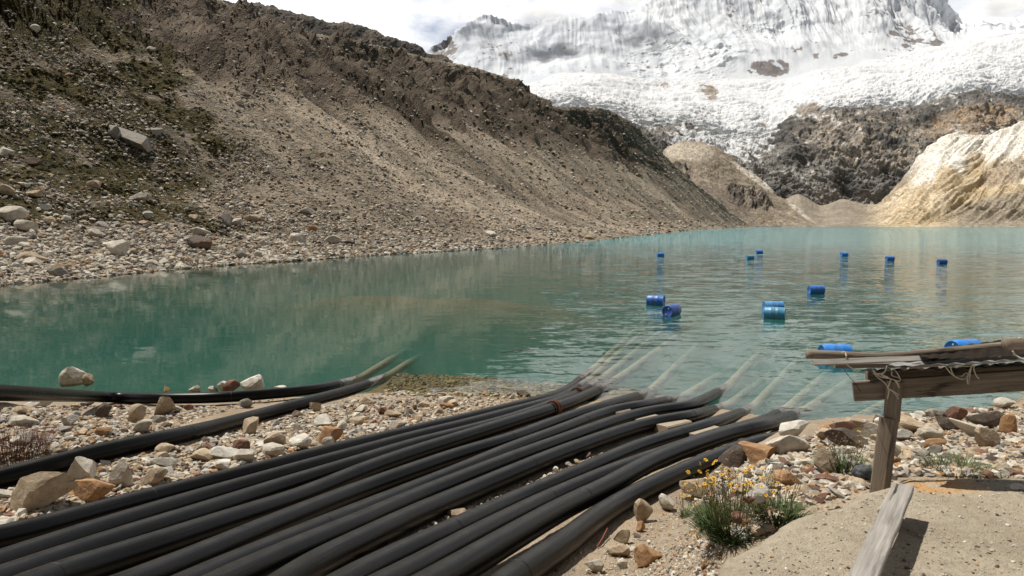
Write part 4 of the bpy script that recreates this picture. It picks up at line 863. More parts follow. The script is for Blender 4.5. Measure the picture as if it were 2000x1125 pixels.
# rocks one can name: px, py of the foot, size in photo pixels (half width), kind, dims, yaw, tilt, label
NAMED = [
 (160, 948, 44, 'pale', (1, .62, .55), .05, (0, .05), "rounded whitish rock with fine cracks resting on an orange rock", 1),
 (172, 984, 50, 'orange', (1, .6, .42), -.1, (0, .05), "flat orange brown rock under the rounded whitish rock", 1),
 (238, 955, 30, 'pale', (.85, .7, .9), .5, (0, 0), "upright grey white block right of the rounded whitish rock", 1),
 (60, 1008, 66, 'tan', (1, .7, .66), .4, (.1, .2), "large tan boulder at the left edge behind the first bundle pipe", 2),
 (2, 1050, 26, 'pale', (1, .8, .6), .2, (0, 0), "pale rock low in the left corner beside the tan boulder", 1),
 (300, 952, 36, 'tan', (1, .5, .45), .5, (0, -.2), "wedge of pale brown rock leaning to the first bundle pipe", 1),
 (325, 918, 34, 'white', (1, .6, .45), .0, (0, .1), "whitish flat topped rock above the leaning wedge", 1),
 (490, 852, 25, 'tan', (1, .8, .75), .4, (0, 0), "smooth olive tan rock standing alone below the second pipe", 1),
 (530, 882, 28, 'tan', (1, .8, .62), 1.2, (0, 0), "rough tan rock in the row along the first bundle pipe", 1),
 (588, 884, 28, 'white', (1, .75, .62), .3, (0, .1), "whitish angular rock next to the rusty orange one", 1),
 (645, 872, 29, 'orange', (1, .7, .62), .2, (0, 0), "rusty orange rock touching the first bundle pipe", 1),
 (640, 878, 20, 'white', (1, .5, .5), .6, (0, .3), "small white slab leaning on the rusty orange rock", 1),
 (435, 902, 30, 'white', (1, .7, .42), .2, (0, 0), "broad whitish flat rock in the pile by the bundle", 1),
 (475, 905, 22, 'pale', (1, .8, .6), .5, (0, 0), "pale rock with a rust spot beside the broad whitish one", 1),
 (430, 925, 26, 'white', (1, .7, .5), .1, (0, 0), "whitish block against the first bundle pipe", 1),
 (470, 885, 26, 'reddish', (1, .5, .35), .1, (0, .1), "dark red brown flat slab above the pale rocks", 1),
 (548, 912, 18, 'pale', (1, .8, .6), .2, (0, 0), "pale rock squeezed between small brown ones at the pipe", 1),
 (635, 838, 26, 'white', (1, .6, .5), .2, (0, 0), "pale rock lying alone on the open gravel", 1),
 (663, 843, 15, 'pale', (1, .8, .6), .9, (0, 0), "small squarish rock right of the pale one on the gravel", 1),
 (612, 806, 17, 'tan', (1, .7, .6), .3, (0, 0), "tan rock just below the second pipe", 1),
 (265, 832, 21, 'tan', (1, .8, .75), .5, (0, 0), "brown pyramid shaped rock between the two upper pipes", 1),
 (318, 815, 28, 'tan', (1, .7, .7), .2, (0, 0), "tan rock with a sharp edge beside a blue grey slab", 1),
 (305, 828, 17, 'grey', (1, .7, .4), .3, (0, 0), "blue grey slab between the two tan rocks", 1),
 (200, 820, 20, 'dark', (1, .8, .7), .3, (0, 0), "dark brown rock on the gravel between the upper pipes", 1),
 (275, 848, 26, 'pale', (1, .6, .45), .5, (0, 0), "pale flat rock touching the second pipe from behind", 1),
 (130, 835, 22, 'pale', (1, .7, .4), .3, (0, 0), "flat pale slab in the gravel left of the dark brown rock", 1),
 (30, 838, 38, 'pale', (1, .7, .4), .3, (0, 0), "large pale slab behind the reddish bush", 1),
 (72, 800, 34, 'white', (1, .5, .3), .1, (0, 0), "long whitish slab right under the uppermost pipe", 1),
 (480, 798, 13, 'grey', (1, .8, .8), .3, (0, 0), "small grey rock between the two upper pipes where they close up", 1),
 (143, 756, 26, 'pale', (1, .7, .8), .3, (0, .1), "large pale rock at the water behind the uppermost pipe", 1),
 (172, 757, 13, 'tan', (1, .7, .9), .7, (0, 0), "smaller rock touching the large pale one at the water", 1),
 (497, 762, 29, 'white', (1, .7, .55), .0, (0, 0), "big white rock on the shore behind the uppermost pipe", 1),
 (452, 764, 16, 'reddish', (1, .7, .7), .3, (0, 0), "red brown rock left of the big white shore rock", 1),
 (436, 763, 13, 'white', (1, .8, .9), .3, (0, 0), "small pale rock left of the red brown shore rock", 1),
 (413, 766, 14, 'pale', (1, .7, .5), .3, (0, 0), "low pale rock at the left end of the shore group", 1),
 (380, 766, 15, 'pale', (1, .7, .6), .3, (0, 0), "pale rounded rock alone on the shore behind the pipe", 1),
 (325, 764, 10, 'orange', (1, .7, .6), .3, (0, 0), "small orange rock on the shore behind the uppermost pipe", 1),
 (545, 760, 13, 'pale', (1, .6, .4), .1, (0, 0), "small flat pink rock right of the big white shore rock", 1),
 (1547, 866, 34, 'white', (1, .75, .55), -.1, (0, -.05), "white angular rock with a dark underside at the end of the pipes", 2),
 (1535, 892, 44, 'pale', (1, .7, .45), -.5, (.1, .1), "grey white slab under the white angular rock", 2),
 (1490, 912, 54, 'orange', (1, .55, .42), -.42, (-.35, .1), "large flat orange rock leaning beside the last pipe", 2),
 (1432, 925, 34, 'dark', (1, .6, .8), -.6, (0, .3), "black and grey rock left of the large orange rock", 2),
 (1378, 975, 42, 'tan', (1, .7, .6), -.4, (0, .2), "brownish rock behind the yellow flowers beside the last pipe", 2),
 (1612, 930, 36, 'tan', (1, .55, .55), -.5, (-.2, .35), "pinkish brown slab propped up left of the leaning post", 2),
 (1662, 880, 44, 'dark', (1, .42, .35), -.25, (0, .1), "long dark brown rock like a log near the water", 2),
 (1645, 858, 28, 'reddish', (1, .5, .5), -.1, (0, .1), "brown rock on top of the log shaped one", 2),
 (1612, 862, 22, 'tan', (1, .6, .5), .2, (0, 0), "cream rock between the white rock and the log shaped one", 2),
 (1690, 862, 34, 'pale', (1, .6, .5), -.2, (0, .1), "pale rough rock at the waterline left of the post", 2),
 (1785, 852, 36, 'tan', (1, .5, .38), -.3, (0, .15), "layered yellow and brown rock right of the post", 2),
 (1762, 866, 24, 'grey', (1, .7, .5), .1, (0, 0), "grey speckled block just right of the post", 2),
 (1858, 846, 34, 'dark', (1, .42, .36), -.35, (0, .2), "dark rock with a black crust at the waterline", 2),
 (1820, 868, 40, 'pale', (1, .38, .24), -.35, (0, .15), "long pale sloping slab below the dark crusted rock", 2),
 (1905, 862, 50, 'pale', (1, .42, .24), -.5, (0, .2), "largest pale slab slanting down from the waterline", 2),
 (1935, 842, 40, 'dark', (1, .4, .34), -.35, (0, .2), "dark brown block resting on the largest pale slab", 2),
 (1975, 850, 24, 'orange', (1, .6, .6), .2, (0, 0), "brown square rock at the lower end of the dark block", 2),
 (1868, 826, 22, 'reddish', (1, .4, .5), -.1, (0, 0), "rust and black rock end between the pale slabs", 2),
 (1830, 880, 23, 'orange', (1, .7, .55), .1, (0, 0), "yellow orange block in the rubble behind the grass tuft", 2),
 (1745, 914, 14, 'orange', (1, .8, .6), .1, (0, 0), "orange squarish rock at the foot of the post on its right", 2),
 (1750, 892, 14, 'white', (1, .7, .6), .1, (0, 0), "white squarish rock right of the post", 2),
 (1828, 893, 20, 'grey', (1, .6, .5), .1, (0, 0), "dark grey flat rock behind the grass tuft", 2),
 (1930, 880, 26, 'tan', (1, .8, .75), .4, (0, 0), "round tan and black rock at the foot of the largest pale slab", 2),
 (1510, 938, 24, 'white', (1, .7, .6), .3, (0, 0), "whitish rock under the large orange rock", 2),
 (1500, 965, 20, 'white', (1, .8, 1.1), .3, (0, 0), "upright pale rock right behind the flowers", 2),
 (1598, 948, 13, 'dark', (1, .8, .75), .3, (0, 0), "small black stone on the sand in front of the propped slab", 1),
 (1673, 925, 20, 'pale', (1, .8, .7), .3, (0, 0), "greyish rock at the left foot of the post", 1),
 (1482, 1045, 27, 'white', (1, .7, .6), -.1, (0, .05), "white rock on the ledge in front of the yellow flowers", 1),
 (1462, 1058, 20, 'reddish', (1, .6, .4), .2, (0, 0), "reddish stone half under the white rock on the ledge", 1),
 (1610, 999, 32, 'reddish', (1, .5, .18), -.25, (0, 0), "flat red brown stone set in the edge of the ledge", 1),
 (1390, 1022, 34, 'dark', (1, .5, .6), .5, (0, -.2), "mottled grey lichened rock left of the flower clump", 1),
 (1265, 1110, 32, 'orange', (1, .75, .62), -.1, (0, 0), "rusty brown rounded rock at the bottom of the picture", 1),
 (1214, 1112, 14, 'white', (1, .9, 1.0), .3, (0, 0), "small white cube like rock left of the rusty rounded one", 1),
 (1212, 1090, 29, 'tan', (1, .6, .45), .1, (0, 0), "pale topped brown rock behind the small white one", 1),
 (1218, 1066, 27, 'tan', (1, .4, .5), .5, (.2, 0), "sharp brown slab lying nearest to the last pipe", 1),
 (1252, 1040, 12, 'orange', (1, .8, .8), .5, (0, 0), "small orange stone behind the sharp brown slab", 1),
 (1258, 1022, 24, 'tan', (1, .8, .8), .5, (0, .2), "crumbled tan rock tucked under the last pipe", 1),
 (1305, 1000, 24, 'pale', (1, .6, .6), -.5, (0, .2), "cream rock with a brown end beside the last pipe", 1),
 (1160, 1122, 20, 'pale', (1, .8, .6), .3, (0, 0), "pale rock cut by the bottom edge beside the last pipe", 1),
]
PLACED = []
def named_rocks():
    for i, (a, b, s, kind, dims, yaw, tilt, label, lv) in enumerate(NAMED):
        P = fast_hit([a], [b - s * .12])[0]; sz = s / FPX * P[1]
        if 1440 < a < 1640 and b > 992: P[2] = max(P[2], 2.60)
        if b < 775: b = b + (7 if a > 250 else 0); P = unproj(a, b - 2, CZ * FPX / (b - 2 - HOR)); P[2] = -.03; sz = s / FPX * P[1]
        sw = .92 if lv == 1 else 1.0
        wy = np.array([0, 1.0, 0]) * sz * dims[1] * .35
        o = rock(P + wy, sz * 1.16 * sw, kind, 100 + i, label, None, (dims[0], dims[1], dims[2] * 1.35), yaw, tilt, .10, cuts=9 + i % 4, level=4 if s > 40 else 3)
        PLACED.append((P[0], P[1], sz))
named_rocks()
ZN = {'A': (Z_A, 'on the gravel between the two upper pipes'), 'B': (Z_B, 'in the stony strip behind the bundle of pipes'), 'D': (Z_D, 'in the rubble on the right bank'),
      'E': (Z_E, 'on the sand beside the last pipe'), 'F': (Z_F, 'in the gap between the pipes of the bundle'), 'S': ([(1600, 846), (1700, 823), (1850, 806), (2000, 790), (2000, 808), (1850, 826), (1700, 842)], 'along the waterline of the right bank'), 'G': (Z_G, 'under the shallow water in front of the beach')}
CW = {'pale': 'pale', 'tan': 'tan', 'orange': 'orange', 'dark': 'dark', 'grey': 'grey', 'reddish': 'reddish brown', 'white': 'whitish'}
def random_rocks():
    r = np.random.default_rng(15); n_all = 0
    for key, n, s0, s1 in (('A', 42, .06, .19), ('B', 84, .07, .25), ('D', 70, .05, .15), ('S', 26, .10, .30), ('E', 10, .03, .07), ('F', 16, .06, .14), ('G', 20, .10, .34)):
        poly, where = ZN[key]; q = poly_pts(r, poly, n * 14); P = fast_hit(q[:, 0], q[:, 1]); sz = s0 + (s1 - s0) * r.random(len(P)) ** 1.6
        ok = clear_of_pipes(P, sz * (.6 if key == 'F' else .9)); got = 0
        for i in np.nonzero(ok)[0]:
            if got >= n: break
            if any((P[i, 0] - a) ** 2 + (P[i, 1] - b) ** 2 < (.62 * (sz[i] + c)) ** 2 for a, b, c in PLACED): continue
            if key != 'G' and P[i, 2] < -.03: continue
            kind = pal(R, NEARW if key != 'G' else [30, 40, 0, 6, 20, 0, 2])
            rock(P[i], sz[i], kind, 900 + n_all, f"{CW[kind]} broken rock {where}", f"{CW[kind]} rocks {where}", sink=.18, dims=(1, R.uniform(.6, .95), R.uniform(.16, .26)) if key == 'G' else None)
            PLACED.append((P[i, 0], P[i, 1], sz[i])); got += 1; n_all += 1
random_rocks()

# ------------------------------------------------------------------ moraine: boulders, scree, turf
def on_patch(P, iu, iv):
    u0 = np.clip(iu.astype(int), 0, P.shape[0] - 2); v0 = np.clip(iv.astype(int), 0, P.shape[1] - 2); fu, fv = (iu - u0)[:, None], (iv - v0)[:, None]
    return P[u0, v0] * (1 - fu) * (1 - fv) + P[u0 + 1, v0] * fu * (1 - fv) + P[u0, v0 + 1] * (1 - fu) * fv + P[u0 + 1, v0 + 1] * fu * fv
NPM = normals(PM); PXM, PYM = proj(PM)
VIEW = (PXM > -80) & (PXM < 2080) & (PYM > -60) & (PM[..., 2] > -.2) & (VM < 1.01)
def near_vertex(px, py, lo=0, hi=1.01):
    d = (PXM - px) ** 2 + (PYM - py) ** 2 + np.where((VM < hi) & (PM[..., 2] > -.1), 0, 1e9); i = int(np.argmin(d)); return np.unravel_index(i, d.shape)
def scree():
    r = np.random.default_rng(21)
    # screen-even choice of surface cells, then thinned by zone
    A = np.abs(np.gradient(PXM, axis=0) * np.gradient(PYM, axis=1) - np.gradient(PXM, axis=1) * np.gradient(PYM, axis=0))
    w = np.where(VIEW & (PYM < 600), np.minimum(A, 30), 0.0)
    w = w * (1 - .6 * UPM) * (1 - .90 * VEG) * (1 - .45 * sstep(120, 220, PM[..., 1])); w = w * (1 + 1.6 * sstep(.32, .12, VM)); w = w * (.45 + 1.1 * sstep(-.1, .3, fbm(PM[..., 0] * .06, PM[..., 1] * .06, PM[..., 2] * .06, 3, 200)))
    idx = r.choice(w.size, 85000, p=(w / w.sum()).ravel()); iu, iv = np.unravel_index(idx, w.shape)
    P = on_patch(PM, iu + r.random(len(iu)), iv + r.random(len(iu))); d = P[:, 1]; vv = VM[iu, iv]
    px = .75 + .35 * sstep(300, 60, d) + 4.4 * r.random(len(iu)) ** 5.5 + .5 * sstep(.3, .05, vv); S_ = px / FPX * d * (1.0 + .9 * sstep(150, 45, d)); S_ = np.minimum(S_, 1.6)
    far = d > 130
    o = stones('scree', P[far], S_[far], MORW, 8, 1, .6, sink=.1, cuts=4); props(o, 'loose scree over the upper moraine slope', 'scree', kind='stuff')
    o = stones('rubble', P[~far], S_[~far], MORW, 9, 1, .6, sink=.1, cuts=5); props(o, 'broken rubble over the shore bench and lower slope', 'rubble', kind='stuff')
scree()
BLD = [(230, 500, 27, 'pale', (1, .8, .75), .2, (0, 0), "big rounded boulder with a dark lakeside face on the far left bank"),
 (262, 292, 52, 'grey', (1, .36, .26), -.12, (0, .50), "long grey boulder lying slantwise on the green hillside"),
 (226, 272, 20, 'grey', (1, .7, .7), -.2, (0, .2), "short grey boulder at the upper end of the slanting one"),
 (390, 460, 26, 'pale', (1, .5, .35), -.05, (0, 0), "flat layered boulder above the dark split boulder"),
 (392, 486, 28, 'dark', (1, .5, .5), -.3, (0, .1), "dark split boulder with a pale top edge near the water"),
 (583, 474, 15, 'pale', (1, .7, .8), .3, (0, 0), "pointed pale boulder standing on the sandy bench"),
 (655, 476, 17, 'pale', (1, .7, .55), .1, (0, 0), "pale topped boulder with a black base, left of a darker one"),
 (683, 478, 15, 'dark', (1, .7, .45), .1, (0, 0), "darker boulder right of the pale topped one"),
 (14, 430, 36, 'pale', (1, .5, .45), .0, (0, 0), "broad overhanging slab at the left edge of the far bank"),
 (60, 322, 22, 'dark', (1, .5, .45), -.2, (0, 0), "dark flat boulder on the green slope by the left edge"),
 (12, 305, 15, 'pale', (1, .8, .7), .2, (0, 0), "rounded pale boulder beside the dark flat one at the left edge"),
 (275, 392, 20, 'pale', (1, .7, .6), .1, (0, 0), "pale boulder at the lower end of the green patch"),
 (55, 452, 22, 'pale', (1, .7, .7), .4, (0, 0), "tilted pale block on the far left bank"),
 (32, 480, 20, 'pale', (1, .6, .5), .1, (0, 0), "greenish grey flat boulder below the tilted block"),
 (62, 512, 26, 'tan', (1, .6, .45), .1, (0, 0), "broad tan boulder near the water at the far left"),
 (440, 440, 13, 'grey', (1, .8, 1.0), .1, (0, 0), "upright grey boulder on the gravel bench"),
 (378, 432, 13, 'tan', (1, .7, .6), .1, (0, 0), "tan boulder above the flat layered one"),
 (495, 430, 18, 'tan', (1, .6, .5), -.2, (0, 0), "brown boulder half sunk in the bench below the talus"),
 (600, 418, 12, 'grey', (1, .8, .7), .1, (0, 0), "grey boulder at the foot of the scree"),
 (115, 540, 20, 'grey', (1, .6, .6), .1, (0, 0), "grey slab dipping into the lake at the far left"),
 (472, 505, 12, 'grey', (1, .8, .8), .1, (0, 0), "dark grey boulder close to the waterline"),
 (505, 504, 12, 'pale', (1, .7, .7), .1, (0, 0), "pale boulder close to the waterline"),
 (303, 520, 16, 'pale', (1, .6, .6), .3, (0, 0), "pointed pale boulder at the water below the rounded one"),
 (610, 452, 9, 'orange', (1, .7, .9), .1, (0, 0), "reddish pointed boulder on the pale bench"),
 (70, 60, 12, 'pale', (1, .8, .6), .3, (0, 0), "pale boulder high on the green hillside"),
 (300, 103, 12, 'pale', (1, .7, .5), -.4, (0, 0), "pale boulder beside the gully at the top of the green patch"),
 (465, 203, 10, 'pale', (1, .7, .5), -.4, (0, 0), "whitish boulder high on the open scree"),
 (480, 185, 12, 'pale', (1, .7, .6), -.4, (0, 0), "grey boulder just above the whitish one on the scree"),
 (308, 262, 12, 'grey', (1, .8, .6), .2, (0, 0), "rounded grey boulder right of the slanting one"),
 (85, 278, 14, 'grey', (1, .7, .4), -.1, (0, 0), "flat grey boulder left of the slanting one"),
 (1150, 467, 10, 'tan', (1, .6, .6), -.1, (0, 0), "boulder at the tip of the stony spit")]
def boulders():
    for i, (a, b, s, kind, dims, yaw, tilt, label) in enumerate(BLD):
        iu, iv = near_vertex(a, b); P = PM[iu, iv].copy(); sz = s / FPX * P[1]
        rock(P, sz * 1.15, kind, 2000 + i, label, None, dims, yaw, tilt, .12, 'boulder', 9, MR_FAR, 3, 'boulder', 1.0)
    r = np.random.default_rng(33); n = 0
    w = np.where(VIEW & (PYM > 330) & (VM < .34) & (PM[..., 1] < 150), 1.0, 0.0) * np.minimum(np.abs(np.gradient(PYM, axis=1)), 5) * np.abs(np.gradient(PXM, axis=0)); w = w * (1 + 3 * sstep(350, 0, PXM))
    for q in r.choice(w.size, 130, p=(w / w.sum()).ravel()):
        iu, iv = np.unravel_index(q, w.shape); P = PM[iu, iv]; s = (4 + 16 * r.random() ** 3.0) * (1.25 if PXM[iu, iv] < 300 else 1.0); k = pal(R, MORW)
        rock(P, s / FPX * P[1], k, 2300 + n, f"{CW[k]} boulder among the rubble of the far left bank", f"{CW[k]} boulders on the far left bank", sink=.15, name='boulder', mat=MR_FAR, level=2, cat='boulder'); n += 1
MR_FAR = mat_rock('boulder_rock', bump=.5, sc=.25)
boulders()
def turf():
    """cushion grass on the hillside: low domed clumps of blades"""
    r = np.random.default_rng(44); A = np.abs(np.gradient(PXM, axis=0) * np.gradient(PYM, axis=1))
    w = np.where(VIEW & (PM[..., 1] < 330), np.minimum(A, 30), 0.0) * np.clip(VEG - .12, 0, 1) * (.2 + sstep(-.1, .25, fbm(PM[..., 0] * .12, PM[..., 1] * .12, PM[..., 2] * .12, 3, 210)))
    n = 8000; idx = r.choice(w.size, n, p=(w / w.sum()).ravel()); iu, iv = np.unravel_index(idx, w.shape)
    P = on_patch(PM, iu + r.random(n), iv + r.random(n)); nb = 26
    size = (1.4 + 5.0 * r.random(n) ** 2.5) / FPX * P[:, 1]
    th = r.uniform(0, 2 * math.pi, (n, nb)); ph = np.arccos(r.uniform(.15, 1, (n, nb))); wd = .20
    d = np.stack([np.sin(ph) * np.cos(th), np.sin(ph) * np.sin(th), np.cos(ph) * .62], -1); root = d * .35; tipv = d * r.uniform(.8, 1.15, (n, nb, 1))
    side = np.stack([-np.sin(th), np.cos(th), np.zeros_like(th)], -1) * wd
    T = np.stack([root - side, root + side, tipv + side * .3, tipv - side * .3], 2) * size[:, None, None, None] + P[:, None, None, :]
    F = np.arange(n * nb * 4).reshape(-1, 4)
    base = np.array([(.036, .040, .015), (.060, .050, .016), (.115, .076, .022), (.050, .060, .030)])[r.choice(4, n, p=[.30, .30, .24, .16])] * r.uniform(.7, 1.3, (n, 1))
    col = np.repeat(base, nb * 4, 0) * np.repeat(r.uniform(.75, 1.25, (n * nb, 1)), 4, 0)
    m = M('cushion_grass'); mt = m.bsdf(m.attr('col', 'Color'), .9, None, .1)
    o = mesh_obj('hillside_grass', T.reshape(-1, 3), F, mt, attrs={'col': col}); props(o, 'clumps of dry green and golden grass over the hillside', 'grass', kind='stuff')
turf()

# ------------------------------------------------------------------ trodden ledge the picture is taken from
ZL = 2.62
def plane_pt(px, py, z):
    a = unproj(px, py, 1.0); k = (z - CZ) / (a[2] - CZ); return np.array([a[0] * k, k, z])
LEDGE = [plane_pt(a, b, ZL)[:2] for a, b in ((1290, 1500), (1330, 1300), (1385, 1170), (1408, 1116), (1424, 1082), (1480, 1052), (1520, 1018), (1572, 993), (1612, 985), (1644, 978), (1672, 957), (1725, 940), (1762, 929), (1880, 927), (2000, 933), (2300, 950), (2900, 980))] + [(9.5, -1.5), (-.1, -1.5)]
def poly_dist(X, Y, poly):
    d = np.full(X.shape, 1e9)
    for i in range(len(poly)):
        a, b = np.array(poly[i]), np.array(poly[(i + 1) % len(poly)]); ab = b - a; t = np.clip(((X - a[0]) * ab[0] + (Y - a[1]) * ab[1]) / (ab @ ab), 0, 1)
        d = np.minimum(d, np.hypot(X - a[0] - t * ab[0], Y - a[1] - t * ab[1]))
    return np.where(in_poly(X, Y, poly), -d, d)
def ledge():
    xs = np.arange(-.5, 7.5, .022); ys = np.arange(.4, 5.0, .022); X, Y = np.meshgrid(xs, ys, indexing='ij')
    d = poly_dist(X, Y, LEDGE) + .035 * fbm(X * 4, Y * 4, 0, 4, 301) + .05 * pn(X * 1.5, Y * 1.5, 0, 302)
    Z = ZL + .035 * fbm(X * .9, Y * .9, 0, 3, 303) + .006 * fbm(X * 12, Y * 12, 0, 4, 304, .6) - .03 * sstep(-.10, 0, d)
    Z = Z - .42 * sstep(-.02, .10, d) - .4 * sstep(.1, .3, d)
    rust = sstep(0, .35, blob(X, Y, *plane_pt(1815, 942, ZL)[:2], .34, .20, -15) + .5 * fbm(X * 5, Y * 5, 0, 4, 305))
    F = grid_faces(*X.shape); keep = (d.reshape(-1)[F] < .28).all(1)
    m = M('packed_sandy_mortar'); n1 = m.noise(1.6, 6, .6); n2 = m.noise(16, 6, .65); v = m.voro(90); vc = m.voro(90, out='Color'); v2 = m.voro(34); v2c = m.voro(34, out='Color')
    c = m.ramp(n1, [(0.3, (.24, .20, .145)), (0.55, (.32, .275, .205)), (0.75, (.38, .335, .26))])
    c = m.mix(m.ramp(n2, [(0.44, 0.0), (0.7, .55)]), c, (.16, .135, .105))
    c = m.mix(m.ramp(v, [(0.12, .8), (0.32, 0.0)]), c, m.mix(m.ramp(vc, [(0.3, 0.0), (0.7, 1.0)]), (.12, .10, .08), (.46, .42, .35)))
    c = m.mix(m.math('MULTIPLY', m.ramp(v2, [(0.10, .9), (0.2, 0.0)]), m.ramp(v2c, [(0.55, 0.0), (0.6, 1.0)])), c, (.40, .34, .26))
    ru = m.mix(m.ramp(m.noise(9, 5, .6), [(0.35, 0.0), (0.65, 1.0)]), (.42, .22, .07), (.36, .30, .22))
    c = m.mix(m.attr('rust'), c, ru)
    h = m.math('ADD', m.math('MULTIPLY', n2, 1.0), m.math('ADD', m.math('MULTIPLY', v, -.5), m.math('MULTIPLY', v2, -.5)))
    mt = m.bsdf(c, .92, m.bump(h, .8, .012), .2)
    o = mesh_obj('path', np.stack([X, Y, Z], -1), F[keep], mt, smooth=True, attrs={'rust': rust.reshape(-1)}); props(o, kind='structure')
    r = np.random.default_rng(77); q = poly_pts(r, [(1400, 1125), (1430, 1080), (1530, 1015), (1640, 982), (1730, 942), (1900, 930), (2000, 936), (2000, 1125)], 2600)
    P = np.array([plane_pt(a, b, ZL + .004) for a, b in q]); sz = .0022 + .012 * r.random(len(P)) ** 7
    keep = poly_dist(P[:, 0], P[:, 1], LEDGE) < -.07; P = P[keep]; P[:, 2] += .035 * fbm(P[:, 0] * .9, P[:, 1] * .9, 0, 3, 303) - .004
    o = stones('grit', P, sz[keep], [30, 30, 6, 14, 14, 4, 3], 17, 1, .6, sink=.2, cuts=4); props(o, 'fine grit scattered on the sandy ledge', 'gravel', kind='stuff')
ledge()
pale = plane_pt(1990, 955, ZL + .01); rock(pale, .055, 'white', 555, 'round whitish stone lying on the ledge at the right edge', None, (1, .7, .5), .1, sink=.3)
pl = plank('plank', plane_pt(1764, 951, 2.79), plane_pt(1640, 1235, 2.77), .104, .034, MWG, rough=.004, crack=(-.022, .36, .006), seg=90)
props(pl, 'grey weathered plank with a split end lying across the sandy ledge', 'plank')
pb = plank('wood_chip', plane_pt(1779, 1037, ZL + .012), plane_pt(1793, 1043, ZL + .010), .007, .005, MWB, seg=8)
props(pb, 'small dark splinter in the shadow right of the plank', 'wood chip')
# block hidden under the plank that keeps it off the ground
o = plank('timber_block', plane_pt(1742, 985, 2.685), plane_pt(1728, 1010, 2.685), .07, .075, MWG, seg=6); props(o, 'small grey block under the far end of the plank', 'timber block')

# ------------------------------------------------------------------ makeshift shelter roof on the right
def U(px, py, D): return unproj(float(px), float(py), float(D))
SHP = U(1718, 944, 4.62)
SH_ = empty('shelter', tuple(SHP)); props(SH_, 'rickety shelter of weathered timber and rusty roof sheets over the right bank', 'shelter')
from mathutils import Matrix
bpy.context.view_layer.update()
def sh_mesh(name, V, F, mat, smooth=False, attrs=None):
    o = mesh_obj(name, np.asarray(V).reshape(-1, 3) - SHP, F, mat, SH_, smooth, attrs); return o
plank('post', U(1714, 985, 4.60), U(1737, 815, 4.60), .105, .095, MWB, SH_, up=(-.75, -.65, 0), rough=.002, seg=20)['label'] = 'lower post timber, squared and grey brown'
plank('post', U(1741, 822, 4.60), U(1748, 744, 4.60), .088, .080, MWB, SH_, up=(-.75, -.65, 0), rough=.002, seg=16)['label'] = 'upper post timber standing on the lower one'
plank('beam', U(1666, 764, 4.72), U(2230, 728, 4.25), .138, .045, MWB, SH_, up=(0, -1, .08), rough=.003, seg=60)
plank('rafter', U(1692, 733, 4.86), U(2230, 712, 4.6), .075, .055, MWB, SH_, up=(0, -1, 0), rough=.006, seg=40)
plank('batten', U(1588, 708, 4.35), U(1812, 700, 4.40), .040, .016, MWG, SH_, up=(0, -.7, .7), rough=.003, seg=30)['label'] = 'thin grey batten under the log'
plank('batten', U(1630, 715, 4.5), U(1830, 713, 4.5), .030, .022, MWB, SH_, up=(0, -1, .2), rough=.004, seg=30)['label'] = 'dark batten below the thin grey one'
plank('batten', U(1776, 715, 4.30), U(2160, 686, 4.1), .034, .022, MWG, SH_, up=(0, -1, .3), rough=.004, seg=40)['label'] = 'pale batten along the lower sheet edge'
def log(name, pts, r0, r1, seed):
    Q = smooth_line(even(catmull(np.array(pts), .03), .02), 3); n = len(Q); rad = np.linspace(r0, r1, n) * (1 + .10 * fbm(np.arange(n) * .06, seed, 0, 3, seed))
    V, Fs = tube(Q, rad, 20); c = np.repeat(Q, 20, 0); dV = V[:len(c)] - c
    V[:len(c)] = c + dV * (1 + .09 * fbm(V[:len(c), 0] * 6, V[:len(c), 1] * 30, V[:len(c), 2] * 30, 3, seed + 5))[:, None]
    return V, Fs
V, Fs = log('log', [U(1577, 692, 4.42), U(1640, 694, 4.43), U(1700, 697, 4.45), U(1770, 694, 4.47), U(1850, 686, 4.5), U(1960, 676, 4.5), U(2150, 660, 4.5)], .029, .027, 3); lg = sh_mesh('pole', V, Fs, MWB, True); lg['label'] = 'long crooked pole along the roof edge'
V, Fs = log('log', [U(1962, 672, 3.86), U(2030, 668, 3.84), U(2200, 655, 3.8)], .036, .038, 9); lg = sh_mesh('pole', V, Fs, MWB, True); lg['label'] = 'thick pole lying on the roof at the right edge'
mm = M('tarred_roof_sheet'); n = mm.noise(14, 6, .65); MTAR = mm.bsdf(mm.ramp(n, [(0.3, (.010, .009, .008)), (0.65, (.030, .022, .016)), (0.8, (.05, .03, .018))]), 1.0, mm.bump(n, .4, .004), .05)
mm = M('galvanised_roof_sheet'); n = mm.noise(9, 6, .65); n2 = mm.noise(1.0, 3, .5, mm.map(mm.pos(), (9, 9, 22), rot=(0, .5, .4))); cc = mm.ramp(n, [(0.3, (.16, .145, .12)), (0.55, (.34, .34, .33)), (0.8, (.48, .49, .49))])
cc = mm.mix(mm.attr('paint'), cc, (.55, .12, .045)); MGAL = mm.bsdf(cc, .42, mm.bump(n, .3, .004), .5, .35)
